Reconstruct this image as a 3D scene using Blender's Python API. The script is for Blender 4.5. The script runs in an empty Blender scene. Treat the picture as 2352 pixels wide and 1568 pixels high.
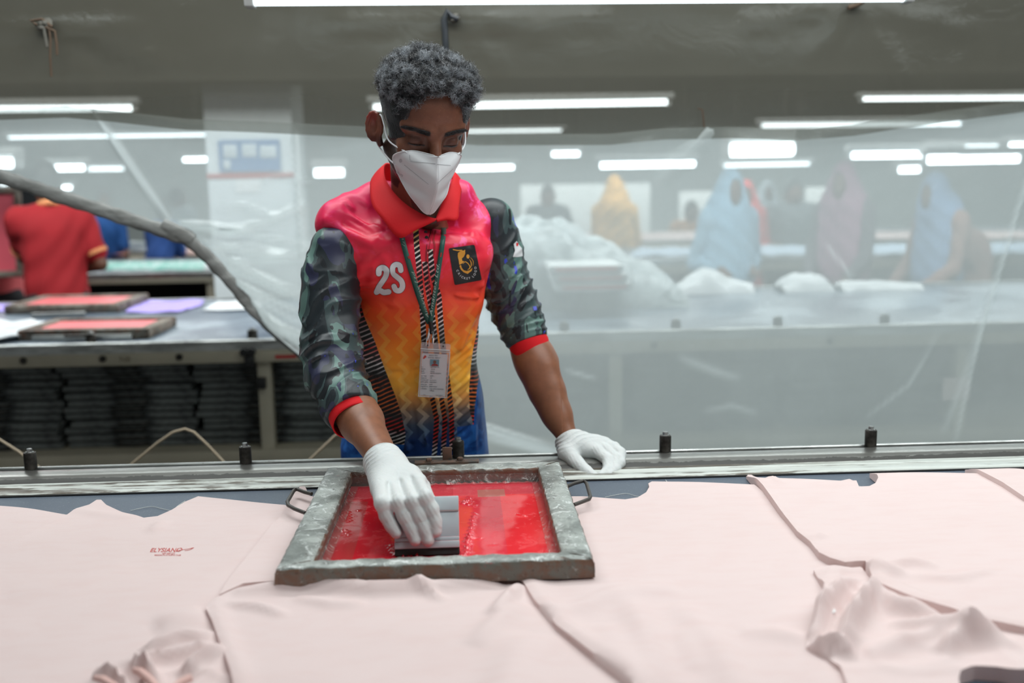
import bpy, bmesh, math, random
import numpy as np
from mathutils import Vector, Matrix
from mathutils.geometry import delaunay_2d_cdt
from mathutils.bvhtree import BVHTree
random.seed(7); rng = np.random.default_rng(7)
C = bpy.context.scene.collection; SC = bpy.context.scene
# ---------------------------------------------------------------- camera
F = 2300.0; CAMH = 1.42
PSI, PITCH, ROLL = math.radians(2.9), math.radians(9.48), math.radians(-0.9)
RM = Matrix.Rotation(-PSI, 3, 'Z') @ Matrix.Rotation(math.pi/2-PITCH, 3, 'X') @ Matrix.Rotation(ROLL, 3, 'Z')
camd = bpy.data.cameras.new('camera'); cam = bpy.data.objects.new('camera', camd); C.objects.link(cam)
cam.matrix_world = Matrix.Translation((0, 0, CAMH)) @ RM.to_4x4()
camd.sensor_width = 36; camd.lens = 36*F/2352; camd.clip_start = 0.05; camd.clip_end = 60
camd.dof.use_dof = True; camd.dof.focus_distance = 1.74; camd.dof.aperture_fstop = 2.3
SC.camera = cam
# ---------------------------------------------------------------- world, lights, exposure
SC.view_settings.view_transform = 'Standard'; SC.view_settings.look = 'None'
SC.view_settings.gamma = 1; SC.view_settings.use_curve_mapping = False
SC.view_settings.exposure = 0.0
W = bpy.data.worlds.new('world'); SC.world = W; W.use_nodes = True
W.node_tree.nodes['Background'].inputs[0].default_value = (.90, .97, 1.0, 1)
W.node_tree.nodes['Background'].inputs[1].default_value = 0.40
def area(name, loc, size, power, rot=(0, 0, 0), col=(.95, 1, 1)):
    l = bpy.data.lights.new(name, 'AREA'); l.shape = 'RECTANGLE'; l.size, l.size_y = size; l.energy = power; l.color = col
    o = bpy.data.objects.new(name, l); C.objects.link(o); o.location = loc; o.rotation_euler = rot
    return o
area('overhead_lamp_front', (1.5, 0.80, 2.75), (2.8, .5), 38)
area('overhead_lamp_table', (0.5, 1.75, 2.75), (4.2, .35), 33)
area('overhead_lamp_behind', (-.1, 2.30, 2.60), (2.4, .25), 24)
area('overhead_lamp_aisle', (0.2, 2.42, 1.86), (1.5, .06), 3)
area('overhead_lamp_hall_near', (0.3, 4.3, 2.55), (8.0, .5), 170)
area('overhead_lamp_hall_middle', (0.5, 7.2, 2.55), (10.0, .5), 170)
area('overhead_lamp_hall_far', (1.0, 11.0, 2.55), (12.0, .8), 290)

# ---------------------------------------------------------------- helpers
def P(px, py, y=None, z=None):
    d = RM @ Vector((px-1176, 784-py, -F))
    t = y/d.y if y is not None else (z-CAMH)/d.z
    return Vector((d.x*t, d.y*t, CAMH+d.z*t))
def XZ(px, py, y):
    p = P(px, py, y=y); return p.x, p.z

def lin(c):
    if isinstance(c, str): c = [int(c[i:i+2], 16)/255 for i in (0, 2, 4)]
    elif max(c) > 1.001: c = [v/255 for v in c]
    return tuple((v/12.92 if v <= .04045 else ((v+.055)/1.055)**2.4) for v in c)+(1.0,)

class E:
    """socket wrapper: arithmetic on shader sockets"""
    def __init__(s, m, v): s.m, s.v = m, v
    def _b(a, op, b=None, c=None, clamp=False):
        n = a.m.nt.nodes.new('ShaderNodeMath'); n.operation = op; n.use_clamp = clamp
        for i, q in enumerate((a, b, c)):
            if q is None: continue
            if isinstance(q, E): a.m.nt.links.new(q.v, n.inputs[i])
            else: n.inputs[i].default_value = q
        return E(a.m, n.outputs[0])
    def __add__(a, b): return a._b('ADD', b)
    __radd__ = __add__
    def __mul__(a, b): return a._b('MULTIPLY', b)
    __rmul__ = __mul__
    def __sub__(a, b): return a._b('SUBTRACT', b)
    def __rsub__(a, b): return (a*-1)+b
    def __truediv__(a, b): return a._b('DIVIDE', b)
    def gt(a, b): return a._b('GREATER_THAN', b)
    def lt(a, b): return a._b('LESS_THAN', b)
    def abs(a): return a._b('ABSOLUTE')
    def sin(a): return a._b('SINE')
    def frac(a): return a._b('FRACT')
    def floor(a): return a._b('FLOOR')
    def min(a, b): return a._b('MINIMUM', b)
    def max(a, b): return a._b('MAXIMUM', b)
    def pow(a, b): return a._b('POWER', b)
    def clamp(a): return a._b('ADD', 0.0, clamp=True)
    def ss(a, lo, hi): # smoothstep
        n = a.m.nt.nodes.new('ShaderNodeMapRange'); n.interpolation_type = 'SMOOTHSTEP'
        a.m.nt.links.new(a.v, n.inputs[0]); n.inputs[1].default_value = lo; n.inputs[2].default_value = hi
        if hi < lo:
            n.inputs[1].default_value = hi; n.inputs[2].default_value = lo; n.inputs[3].default_value = 1; n.inputs[4].default_value = 0
        return E(a.m, n.outputs[0])
    def pl(a, pts): # piecewise linear
        pts = sorted(pts); r = None
        for (z0, x0), (z1, x1) in zip(pts, pts[1:]):
            n = a.m.nt.nodes.new('ShaderNodeMapRange'); a.m.nt.links.new(a.v, n.inputs[0])
            n.inputs[1].default_value = z0; n.inputs[2].default_value = z1; n.inputs[3].default_value = 0; n.inputs[4].default_value = x1-x0
            e = E(a.m, n.outputs[0]); r = e if r is None else r+e
        return r+pts[0][1]

class Mat:
    def __init__(s, name):
        s.mat = bpy.data.materials.new(name); s.mat.use_nodes = True; s.nt = s.mat.node_tree; s.nt.nodes.clear()
        s.o = s.nt.nodes.new('ShaderNodeOutputMaterial')
    def coord(s, kind='Object'):
        n = s.nt.nodes.new('ShaderNodeTexCoord'); return n.outputs[kind]
    def xyz(s, vec=None):
        n = s.nt.nodes.new('ShaderNodeSeparateXYZ'); s.nt.links.new(vec if vec is not None else s.coord(), n.inputs[0])
        return [E(s, n.outputs[i]) for i in range(3)]
    def vec(s, x, y, z):
        n = s.nt.nodes.new('ShaderNodeCombineXYZ')
        for i, q in enumerate((x, y, z)):
            if isinstance(q, E): s.nt.links.new(q.v, n.inputs[i])
            else: n.inputs[i].default_value = q
        return n.outputs[0]
    def attr(s, name, col=False):
        n = s.nt.nodes.new('ShaderNodeAttribute'); n.attribute_name = name
        return n.outputs['Color'] if col else E(s, n.outputs['Fac'])
    def noise(s, scale, detail=3, rough=.5, dist=0, vec=None, stretch=None):
        if stretch:
            x, y, z = s.xyz(vec); vec = s.vec(x*stretch[0], y*stretch[1], z*stretch[2])
        n = s.nt.nodes.new('ShaderNodeTexNoise'); s.nt.links.new(vec if vec is not None else s.coord(), n.inputs['Vector'])
        n.inputs['Scale'].default_value = scale; n.inputs['Detail'].default_value = detail
        n.inputs['Roughness'].default_value = rough; n.inputs['Distortion'].default_value = dist
        return E(s, n.outputs['Fac'])
    def vor(s, scale, vec=None, feature='F1', out='Distance'):
        n = s.nt.nodes.new('ShaderNodeTexVoronoi'); n.feature = feature
        s.nt.links.new(vec if vec is not None else s.coord(), n.inputs['Vector']); n.inputs['Scale'].default_value = scale
        return E(s, n.outputs[out])
    def mix(s, f, a, b):
        n = s.nt.nodes.new('ShaderNodeMix'); n.data_type = 'RGBA'; n.clamp_factor = True
        if isinstance(f, E): s.nt.links.new(f.v, n.inputs[0])
        else: n.inputs[0].default_value = f
        for q, i in ((a, 6), (b, 7)):
            if isinstance(q, (tuple, list, str)): n.inputs[i].default_value = lin(q) if len(q) != 4 else q
            else: s.nt.links.new(q, n.inputs[i])
        return n.outputs[2]
    def ramp(s, f, stops):
        r = stops[0][1]
        n = s.nt.nodes.new('ShaderNodeValToRGB'); s.nt.links.new(f.v, n.inputs[0]); cr = n.color_ramp
        while len(cr.elements) < len(stops): cr.elements.new(.5)
        for e, (p, c) in zip(cr.elements, stops): e.position = p; e.color = lin(c)
        return n.outputs[0]
    def bump(s, h, strength=.3, dist=.002):
        n = s.nt.nodes.new('ShaderNodeBump'); s.nt.links.new(h.v, n.inputs['Height'])
        n.inputs['Strength'].default_value = strength; n.inputs['Distance'].default_value = dist
        return n.outputs[0]
    def bsdf(s, col, rough=.6, metal=0, bump=None, spec=.5, sss=0, coat=0, sheen=0, alpha=None):
        n = s.nt.nodes.new('ShaderNodeBsdfPrincipled')
        def put(k, v):
            if isinstance(v, E): s.nt.links.new(v.v, n.inputs[k])
            elif isinstance(v, (int, float)): n.inputs[k].default_value = v
            elif isinstance(v, (tuple, list, str)): n.inputs[k].default_value = lin(v) if len(v) != 4 else v
            else: s.nt.links.new(v, n.inputs[k])
        put('Base Color', col); put('Roughness', rough); put('Metallic', metal); put('Specular IOR Level', spec)
        if sss: put('Subsurface Weight', sss); n.inputs['Subsurface Radius'].default_value = (.012, .005, .003); n.inputs['Subsurface Scale'].default_value = 1
        if coat: put('Coat Weight', coat); n.inputs['Coat Roughness'].default_value = .08
        if sheen: put('Sheen Weight', sheen)
        if alpha is not None: put('Alpha', alpha)
        if bump is not None: s.nt.links.new(bump, n.inputs['Normal'])
        s.last = n
        return n.outputs[0]
    def shmix(s, f, a, b):
        n = s.nt.nodes.new('ShaderNodeMixShader')
        if isinstance(f, E): s.nt.links.new(f.v, n.inputs[0])
        else: n.inputs[0].default_value = f
        s.nt.links.new(a, n.inputs[1]); s.nt.links.new(b, n.inputs[2]); return n.outputs[0]
    def sh(s, kind, col=None, **kw):
        n = s.nt.nodes.new('ShaderNodeBsdf'+kind)
        if col is not None:
            if isinstance(col, (tuple, list, str)): n.inputs[0].default_value = lin(col) if len(col) != 4 else col
            else: s.nt.links.new(col, n.inputs[0])
        for k, v in kw.items(): n.inputs[k].default_value = v
        return n.outputs[0]
    def done(s, shader):
        s.nt.links.new(shader, s.o.inputs[0]); return s.mat
def flat(name, col, rough=.6, metal=0, var=.12, scale=12, **kw):
    m = Mat(name); n = m.noise(scale, 4, .6)
    c = lin(col); d = tuple(max(0, v*(1-var*2)) for v in c[:3])+(1,)
    return m.done(m.bsdf(m.mix(n, d, c), rough, metal, bump=m.bump(m.noise(scale*14, 3), .12, .001), **kw))
def emit(name, col, strength):
    m = Mat(name); n = m.nt.nodes.new('ShaderNodeEmission'); n.inputs[0].default_value = lin(col); n.inputs[1].default_value = strength
    return m.done(n.outputs[0])

class MB:
    def __init__(s): s.v = []; s.f = []
    def add(s, verts, faces):
        o = len(s.v); s.v += [tuple(v) for v in verts]; s.f += [tuple(i+o for i in f) for f in faces]; return s
    def box(s, c, size, rot=None, bev=0):
        bm = bmesh.new(); bmesh.ops.create_cube(bm, size=1)
        bmesh.ops.scale(bm, vec=size, verts=bm.verts)
        if bev: bmesh.ops.bevel(bm, geom=bm.edges[:], offset=bev, segments=2, profile=.5, affect='EDGES')
        if rot is not None: bmesh.ops.rotate(bm, matrix=rot, verts=bm.verts)
        bmesh.ops.translate(bm, vec=c, verts=bm.verts)
        s.add([v.co[:] for v in bm.verts], [[v.index for v in f.verts] for f in bm.faces]); bm.free(); return s
    def tube(s, pts, r, seg=10, flat=1.0, up=(0, 0, 1), closed=False, cap=True):
        pts = [Vector(p) for p in pts]; n = len(pts); rr = r if hasattr(r, '__len__') else [r]*n; base = len(s.v); up = Vector(up)
        for i, p in enumerate(pts):
            a = pts[(i-1) % n] if closed or i else pts[0]; b = pts[(i+1) % n] if closed or i < n-1 else pts[-1]
            t = (b-a).normalized(); u = t.cross(up)
            if u.length < 1e-4: u = t.cross(Vector((1, 0, 0)))
            u.normalize(); w = u.cross(t).normalized()
            for k in range(seg):
                an = 2*math.pi*k/seg; s.v.append(tuple(p+u*math.cos(an)*rr[i]+w*math.sin(an)*rr[i]*flat))
        for i in range(n if closed else n-1):
            j = (i+1) % n
            for k in range(seg):
                k2 = (k+1) % seg; s.f.append((base+i*seg+k, base+i*seg+k2, base+j*seg+k2, base+j*seg+k))
        if cap and not closed:
            s.f.append(tuple(base+k for k in range(seg))[::-1]); s.f.append(tuple(base+(n-1)*seg+k for k in range(seg)))
        return s
    def lathe(s, prof, c, seg=20, hexa=False, rot=None):
        base = len(s.v); seg = 6 if hexa else seg; c = Vector(c)
        for r, z in prof:
            for k in range(seg):
                an = 2*math.pi*k/seg; q = Vector((r*math.cos(an), r*math.sin(an), z))
                if rot is not None: q = rot @ q
                s.v.append(tuple(q+c))
        for i in range(len(prof)-1):
            for k in range(seg):
                k2 = (k+1) % seg; s.f.append((base+i*seg+k, base+i*seg+k2, base+(i+1)*seg+k2, base+(i+1)*seg+k))
        s.f.append(tuple(base+k for k in range(seg))[::-1]); s.f.append(tuple(base+(len(prof)-1)*seg+k for k in range(seg)))
        return s
    def extr(s, prof, x0, x1, n=1):
        """extrude a (y,z) profile along x"""
        base = len(s.v); m = len(prof)
        for i in range(n+1):
            x = x0+(x1-x0)*i/n
            s.v += [(x, y, z) for y, z in prof]
        for i in range(n):
            for k in range(m):
                k2 = (k+1) % m; s.f.append((base+i*m+k, base+(i+1)*m+k, base+(i+1)*m+k2, base+i*m+k2))
        s.f.append(tuple(base+k for k in range(m))); s.f.append(tuple(base+n*m+k for k in range(m))[::-1]); return s
    def prism(s, poly, z0, z1):
        base = len(s.v); m = len(poly); s.v += [(x, y, z0) for x, y in poly]+[(x, y, z1) for x, y in poly]
        for k in range(m): k2 = (k+1) % m; s.f.append((base+k, base+k2, base+m+k2, base+m+k))
        s.f.append(tuple(base+k for k in range(m))[::-1]); s.f.append(tuple(base+m+k for k in range(m))); return s

def mesh_from(name, v, f, smooth=True, angle=40):
    me = bpy.data.meshes.new(name)
    if isinstance(v, np.ndarray) and isinstance(f, np.ndarray):
        k = f.shape[1]; me.vertices.add(len(v)); me.vertices.foreach_set('co', v.astype(np.float32).ravel())
        me.loops.add(f.size); me.loops.foreach_set('vertex_index', f.ravel().astype(np.int32))
        me.polygons.add(len(f)); me.polygons.foreach_set('loop_start', (np.arange(len(f))*k).astype(np.int32))
        me.update(calc_edges=True)
    else: me.from_pydata(v, [], f)
    me.validate(); me.update()
    if smooth:
        me.polygons.foreach_set('use_smooth', [True]*len(me.polygons))
        if angle: me.set_sharp_from_angle(angle=math.radians(angle))
    return me
def put(name, me, mat, parent=None, loc=None):
    """links mesh (world coordinates) under parent; the mesh is shifted to the parent's own frame"""
    if isinstance(me, MB): me = mesh_from(name, me.v, me.f)
    o = bpy.data.objects.new(name, me); C.objects.link(o)
    if mat is not None and not me.materials: me.materials.append(mat)
    if parent is not None:
        o.parent = parent; w = Vector((0, 0, 0)); q = parent
        while q is not None: w += q.location; q = q.parent
        if w.length > 0: me.transform(Matrix.Translation(-w))
    if loc is not None: # origin moved to loc
        me.transform(Matrix.Translation(-Vector(loc))); o.location = loc
    return o
def tag(o, label=None, cat=None, group=None, kind=None):
    if label: o['label'] = label
    if cat: o['category'] = cat
    if group: o['group'] = group
    if kind: o['kind'] = kind
    return o
def thing(name, label, cat, loc=(0, 0, 0), group=None, rz=0):
    o = bpy.data.objects.new(name, None); C.objects.link(o); o.location = loc; o.rotation_euler = (0, 0, rz); o.empty_display_size = .05
    return tag(o, label, cat, group)
def local(name, me, mat, parent):
    """mesh already in the parent's frame"""
    if isinstance(me, MB): me = mesh_from(name, me.v, me.f)
    o = bpy.data.objects.new(name, me); C.objects.link(o); o.parent = parent
    if mat is not None and not me.materials: me.materials.append(mat)
    return o
def dup(o, label=None, group=None, loc=None, rz=None):
    c = o.copy(); C.objects.link(c)
    if label: c['label'] = label
    if group: c['group'] = group
    if loc is not None: c.location = loc
    if rz is not None: c.rotation_euler = (0, 0, rz)
    for ch in o.children:
        d = ch.copy(); C.objects.link(d); d.parent = c
        for g in ch.children:
            e = g.copy(); C.objects.link(e); e.parent = d
    return c
ORD = ['first', 'second', 'third', 'fourth', 'fifth', 'sixth', 'seventh', 'eighth', 'ninth', 'tenth', 'eleventh', 'twelfth', 'thirteenth']

def text_polys(txt, size=1.0, font=None, ext=0, space=1.0, shear=0, align='CENTER', off=0):
    cu = bpy.data.curves.new('t', 'FONT'); cu.body = txt; cu.size = size; cu.align_x = align; cu.space_character = space; cu.shear = shear
    cu.resolution_u = 4; cu.offset = off
    o = bpy.data.objects.new('t', cu); me = bpy.data.meshes.new_from_object(o)
    v = np.array([q.co[:] for q in me.vertices]).reshape(-1, 3); f = [tuple(p.vertices) for p in me.polygons]
    bpy.data.objects.remove(o); bpy.data.curves.remove(cu); bpy.data.meshes.remove(me)
    return v, f

# ---- signed distance modelling: numpy fields turned to a mesh by surface nets
def grid(lo, hi, h):
    ax = [np.arange(lo[i], hi[i]+h, h, dtype=np.float32) for i in range(3)]
    return ax[0][:, None, None], ax[1][None, :, None], ax[2][None, None, :], ax
def nets(V, ax, h, smooth=1):
    s = V < 0
    c = s[:-1, :-1, :-1].astype(np.int8); tot = np.zeros_like(c)
    for i in (0, 1):
        for j in (0, 1):
            for k in (0, 1): tot += s[i:s.shape[0]-1+i, j:s.shape[1]-1+j, k:s.shape[2]-1+k]
    act = (tot > 0) & (tot < 8); idx = np.full(act.shape, -1, np.int64); I = np.argwhere(act); idx[act] = np.arange(len(I))
    acc = np.zeros((len(I), 3)); cnt = np.zeros(len(I))
    cr = [(i, j, k) for i in (0, 1) for j in (0, 1) for k in (0, 1)]
    for a in cr:
        for d in range(3):
            if a[d]: continue
            b = list(a); b[d] = 1
            va = V[I[:, 0]+a[0], I[:, 1]+a[1], I[:, 2]+a[2]]; vb = V[I[:, 0]+b[0], I[:, 1]+b[1], I[:, 2]+b[2]]
            m = (va < 0) != (vb < 0); t = np.where(m, va/np.where(m, va-vb, 1), 0)
            p = np.array(a, float)[None]+np.zeros((len(I), 3)); p[:, d] += t
            acc[m] += p[m]; cnt[m] += 1
    pts = I+acc/cnt[:, None]; pts = np.stack([ax[d][0]+pts[:, d]*h for d in range(3)], 1)
    F_ = []
    for d in range(3):
        e1, e2 = [q for q in range(3) if q != d]
        sl = [slice(1, -1)]*3; sa = list(sl); sb = list(sl); sa[d] = slice(0, -1); sb[d] = slice(1, None)
        A = s[tuple(sa)]; B = s[tuple(sb)]; D = np.argwhere(A != B)
        if not len(D): continue
        base = D.copy(); base[:, e1] += 1; base[:, e2] += 1
        ins = s[tuple(base.T)]
        def cell(o1, o2):
            q = base.copy(); q[:, e1] += o1; q[:, e2] += o2; return idx[tuple(q.T)]
        q = np.stack([cell(-1, -1), cell(0, -1), cell(0, 0), cell(-1, 0)], 1)
        flip = ins if d != 1 else ~ins
        q[~flip] = q[~flip][:, ::-1]; F_.append(q)
    Fq = np.concatenate(F_); Fq = Fq[(Fq >= 0).all(1)]
    return pts, Fq
def relax(v, f, it=1, w=.5):
    for _ in range(it):
        a = np.zeros_like(v); n = np.zeros(len(v))
        for i in range(4):
            for j in ((i+1) % 4, (i-1) % 4):
                np.add.at(a, f[:, i], v[f[:, j]]); np.add.at(n, f[:, i], 1)
        v = v*(1-w)+w*a/np.maximum(n, 1)[:, None]
    return v
def sdf(name, fn, lo, hi, h, it=1):
    X, Y, Z, ax = grid(lo, hi, h); V = np.broadcast_to(fn(X, Y, Z), (X.shape[0], Y.shape[1], Z.shape[2])).astype(np.float32).copy()
    V[0] = V[-1] = 1; V[:, 0] = V[:, -1] = 1; V[:, :, 0] = V[:, :, -1] = 1
    v, f = nets(V, ax, h); v = relax(v, f, it)
    return mesh_from(name, v, f, angle=0)
def smin(a, b, k): 
    q = np.maximum(k-np.abs(a-b), 0)/k; return np.minimum(a, b)-q*q*k*.25
def smax(a, b, k): return -smin(-a, -b, k)
def cap(X, Y, Z, a, b, ra, rb):
    a = np.array(a, np.float32); b = np.array(b, np.float32); ba = b-a; L = float(ba@ba)
    t = np.clip(((X-a[0])*ba[0]+(Y-a[1])*ba[1]+(Z-a[2])*ba[2])/L, 0, 1)
    return np.sqrt((X-a[0]-ba[0]*t)**2+(Y-a[1]-ba[1]*t)**2+(Z-a[2]-ba[2]*t)**2)-(ra+(rb-ra)*t)
def ell(X, Y, Z, c, r, R=None):
    x, y, z = X-c[0], Y-c[1], Z-c[2]
    if R is not None:
        R = np.array(R); x, y, z = (R[0, 0]*x+R[1, 0]*y+R[2, 0]*z, R[0, 1]*x+R[1, 1]*y+R[2, 1]*z, R[0, 2]*x+R[1, 2]*y+R[2, 2]*z)
    k0 = np.sqrt((x/r[0])**2+(y/r[1])**2+(z/r[2])**2); k1 = np.sqrt((x/r[0]**2)**2+(y/r[1]**2)**2+(z/r[2]**2)**2)
    return k0*(k0-1)/np.maximum(k1, 1e-6)
def chain(X, Y, Z, pts, rs, k=.01):
    d = None
    for i in range(len(pts)-1):
        c = cap(X, Y, Z, pts[i], pts[i+1], rs[i], rs[i+1]); d = c if d is None else smin(d, c, k)
    return d
# ================================================================ materials of the hall
M = {}
M['floor'] = flat('floor_concrete', (70, 70, 68), .7, scale=3)
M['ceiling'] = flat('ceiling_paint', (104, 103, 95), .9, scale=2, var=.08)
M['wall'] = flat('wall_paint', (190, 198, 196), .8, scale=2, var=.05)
M['cream'] = flat('cream_painted_steel', (186, 178, 158), .55, scale=9, var=.16)
M['mat'] = None
def metal(name, a, b, rough=.35, scale=8, st=(1, 6, 6), met=.9):
    m = Mat(name); n = m.noise(scale, 5, .65, stretch=st); r = m.noise(scale*3, 3, .5, stretch=st)
    return m.done(m.bsdf(m.mix(n.ss(.35, .65), a, b), (r*.35+rough-.15), met, bump=m.bump(r, .15, .001)))
M['alu'] = metal('worn_aluminium', (150, 152, 150), (205, 208, 206), .3, 6)
M['dark_steel'] = metal('dark_steel', (45, 43, 40), (80, 76, 72), .5, 30, (1, 1, 1), .8)
m = Mat('rubber_table_mat'); n = m.noise(5, 5, .6); n2 = m.noise(420, 2, .5); sc = m.noise(26, 6, .75, dist=1.2)
c = m.mix(n, (66, 76, 90), (86, 97, 110)); c = m.mix(n2.ss(.62, .72)*.5, c, (128, 138, 148)); c = m.mix(sc.ss(.62, .75)*.35, c, (135, 145, 152))
M['mat'] = m.done(m.bsdf(c, .52, bump=m.bump(n2, .3, .0005)))
m = Mat('far_table_mat'); n = m.noise(2.2, 4, .6, dist=.6)
M['far_mat'] = m.done(m.bsdf(m.mix(n.ss(.4, .62), (72, 84, 98), (128, 140, 150)), .32))
M['black'] = flat('black_plastic', (22, 22, 24), .6)
M['cord'] = flat('cream_cord', (176, 160, 136), .7)
M['tube'] = emit('lit_tube', (235, 250, 255), 13); M['tubenear'] = emit('lit_tube_near', (235, 250, 255), 3)
M['tubedim'] = emit('lit_tube_far', (235, 250, 255), 5.0)
M['fix'] = flat('fixture_white', (190, 192, 190), .5)

# ================================================================ room
def slab(name, c, size, mat, kind='structure'):
    return tag(put(name, MB().box(c, size), mat), kind=kind)
slab('floor', (1, 7, -.05), (26, 22, .1), M['floor'])
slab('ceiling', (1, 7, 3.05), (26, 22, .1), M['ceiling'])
slab('wall_back', (1, 15.0, 1.5), (24, .15, 3.0), M['wall'])
slab('wall_left', (-8.0, 7, 1.5), (.15, 16, 3.0), M['wall'])
slab('wall_right', (9.5, 7, 1.5), (.15, 16, 3.0), M['wall'])
# square column with a poster
cy = 5.25; xl = P(483, 500, y=cy).x; xr = P(680, 500, y=cy).x
colm = slab('wall_pillar', ((xl+xr)/2, cy+.21, 1.5), (xr-xl, .42, 3.0), flat('pillar_paint', (205, 212, 214), .8, scale=3, var=.05))
red = flat('red_band_paint', (170, 60, 55), .7)
z1 = P(580, 398, y=cy).z; z0 = P(580, 408, y=cy).z
tag(put('trim_1', MB().box(((xl+xr)/2, cy-.003, (z0+z1)/2), (xr-xl+.004, .006, z1-z0)), red), kind='structure')
pa = P(500, 322, y=cy-.01); pb = P(645, 392, y=cy-.01)
t = thing('poster', 'blue poster with pale figures high on the pillar', 'poster', ((pa.x+pb.x)/2, cy, (pa.z+pb.z)/2))
put('sheet', MB().box(((pa.x+pb.x)/2, cy-.008, (pa.z+pb.z)/2), (pb.x-pa.x, .008, pa.z-pb.z)), flat('poster_blue', (84, 120, 165), .5), t)
pw = flat('poster_pale', (190, 200, 205), .5); mb = MB()
for (a, b, c_, d) in ((512, 332, 545, 362), (555, 330, 590, 360), (596, 334, 636, 362), (512, 368, 530, 388)):
    p, q = P(a, b, y=cy-.014), P(c_, d, y=cy-.014); mb.box(((p.x+q.x)/2, cy-.0135, (p.z+q.z)/2), (q.x-p.x, .003, p.z-q.z), bev=.001)
put('picture', mb, pw, t)
p, q = P(540, 412, y=cy), P(600, 442, y=cy)
tag(put('paper_notice', MB().box(((p.x+q.x)/2, cy-.003, (p.z+q.z)/2), (q.x-p.x, .002, p.z-q.z)), flat('notice_paper', (225, 228, 228), .7), loc=((p.x+q.x)/2, cy, q.z)), 'blank white paper notice taped under the red band of the pillar', 'notice')
p, q = P(684, 300, y=cy), P(686, 690, y=cy)
tag(put('conduit_pipe', MB().tube([(p.x, cy-.03, p.z), (p.x, cy-.03, .3)], .011), flat('pipe_grey', (200, 205, 205), .4)), 'thin pale conduit pipe running down the corner of the pillar', 'pipe')

tag(put('added_beam', MB().box((1, 5.22, 2.46), (24, .30, 1.14)), M['ceiling']), kind='structure')   # added dark beam above the tubes, blocks the bright pillar top and wall
for a, b, c_, d, y_, l in ((1195, 425, 1492, 545, 12.2, 'wide pale board added as bright wall behind the ochre veiled woman'), (1850, 430, 1965, 545, 12.2, 'pale board added as bright wall left of the plum veiled woman'), (1560, 440, 1640, 540, 12.2, 'narrow pale board added as bright wall behind the orange topped figure')):
    p, q = P(a, b, y=y_), P(c_, d, y=y_); t = thing('bright_wall_board', l, 'added board', ((p.x+q.x)/2, y_, 0), 'pale boards added for the bright end wall')
    put('panel', MB().box(((p.x+q.x)/2, y_, (p.z+q.z)/2), (q.x-p.x, .03, p.z-q.z), bev=.004), flat('bright_wall_pale', (236, 240, 238), .7), t)  # boards added to brighten patches of the back wall
    for sx in (p.x+.05, q.x-.05): put('leg', MB().box((sx, y_, q.z/2), (.04, .04, q.z), bev=.004), M['cream'], t)
# ================================================================ hanging tube lights
def tube_light(pl, pr, y, label, twin=False, r=.014, mat='tube', drop=True, group='tube lights under the ceiling'):
    a, b = P(*pl, y=y), P(*pr, y=y); L = (b-a).length; mid = (a+b)/2
    t = thing('tube_light', label, 'ceiling light', (mid.x, y, mid.z), group)
    put('housing', MB().box((mid.x, y, mid.z+r*2.4), (L+.06, r*5, r*2.2), bev=r*.4), M['fix'], t)
    for k in ((-1, 1) if twin else (0,)):
        put('tube', MB().tube([(a.x, y+k*r*1.8, a.z), (b.x, y+k*r*1.8, b.z)], r, 12), M[mat], t)
    for s in (-1, 1):
        put('lamp_holder', MB().box((mid.x+s*(L/2+.008), y, mid.z+r*.3), (.02, r*(5 if twin else 2.6), r*3), bev=r*.2), M['fix'], t)
        if drop: put('wire', MB().tube([(mid.x+s*L*.38, y, mid.z+r*3), (mid.x+s*L*.38, y, 2.99)], .002, 6), M['ceiling'], t)
    return t
tube_light((582, -3), (2077, -12), 2.42, 'bright tube light at the top edge above the worker', r=.016, mat='tubenear')
tube_light((858, 246), (1532, 234), 5.1, 'long tube light right behind the worker\'s head, in line with his forehead')
tube_light((-330, 254), (306, 248), 5.1, 'long tube light at the far left, above the man in the red polo')
tube_light((1980, 227), (2660, 222), 5.1, 'long thin tube light at the top right corner of the hall', r=.010)
tube_light((20, 316), (512, 309), 7.4, 'dim slim tube light below the long one on the left', r=.008, mat='tubedim')
tube_light((1050, 302), (1290, 299), 7.4, 'faint short tube light just under the one beside the head', r=.008, mat='tubedim')
tube_light((1748, 288), (2205, 284), 7.4, 'slim tube light under the top right one, above the blue veiled woman', r=.014, mat='tubedim')
tube_light((-160, 376), (40, 374), 8.2, 'thick twin tube light cut by the left edge above the hem', True, .035)
tube_light((118, 386), (196, 385), 8.6, 'short bright tube light left of the fold streak', r=.022)
tube_light((200, 388), (285, 387), 9.6, 'short dim tube light next to the bright one on the left', r=.016, mat='tubedim')
tube_light((422, 367), (480, 366), 9.6, 'tiny tube light just left of the pillar', r=.016)
tube_light((724, 397), (790, 396), 8.8, 'small bright tube light between the pillar and the worker', r=.030)
tube_light((726, 380), (788, 379), 10.2, 'smaller dim tube light above the one between pillar and worker', r=.016, mat='tubedim')
tube_light((1040, 387), (1180, 384), 7.4, 'tube light at cheek height beside the mask', r=.015)
tube_light((1268, 354), (1330, 353), 9.4, 'tiny tube light above the yellow dressed woman', r=.020)
tube_light((1378, 380), (1595, 376), 7.4, 'medium tube light above the yellow dressed woman\'s head', r=.020)
tube_light((1670, 345), (1812, 343), 8.6, 'thick bright tube light above the blue veiled woman', True, .05)
tube_light((1662, 380), (1858, 376), 8.0, 'thin dim tube light touching the top of the blue veil', r=.012, mat='tubedim')
tube_light((1953, 357), (2200, 353), 7.4, 'tube light left in the bright row at the right edge', r=.022)
tube_light((2126, 368), (2338, 364), 6.8, 'tube light overlapping the bright row at the right edge', r=.024)
tube_light((2132, 339), (2290, 337), 8.6, 'slim tube light above the bright row at the right', r=.018, mat='tubedim')
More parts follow.
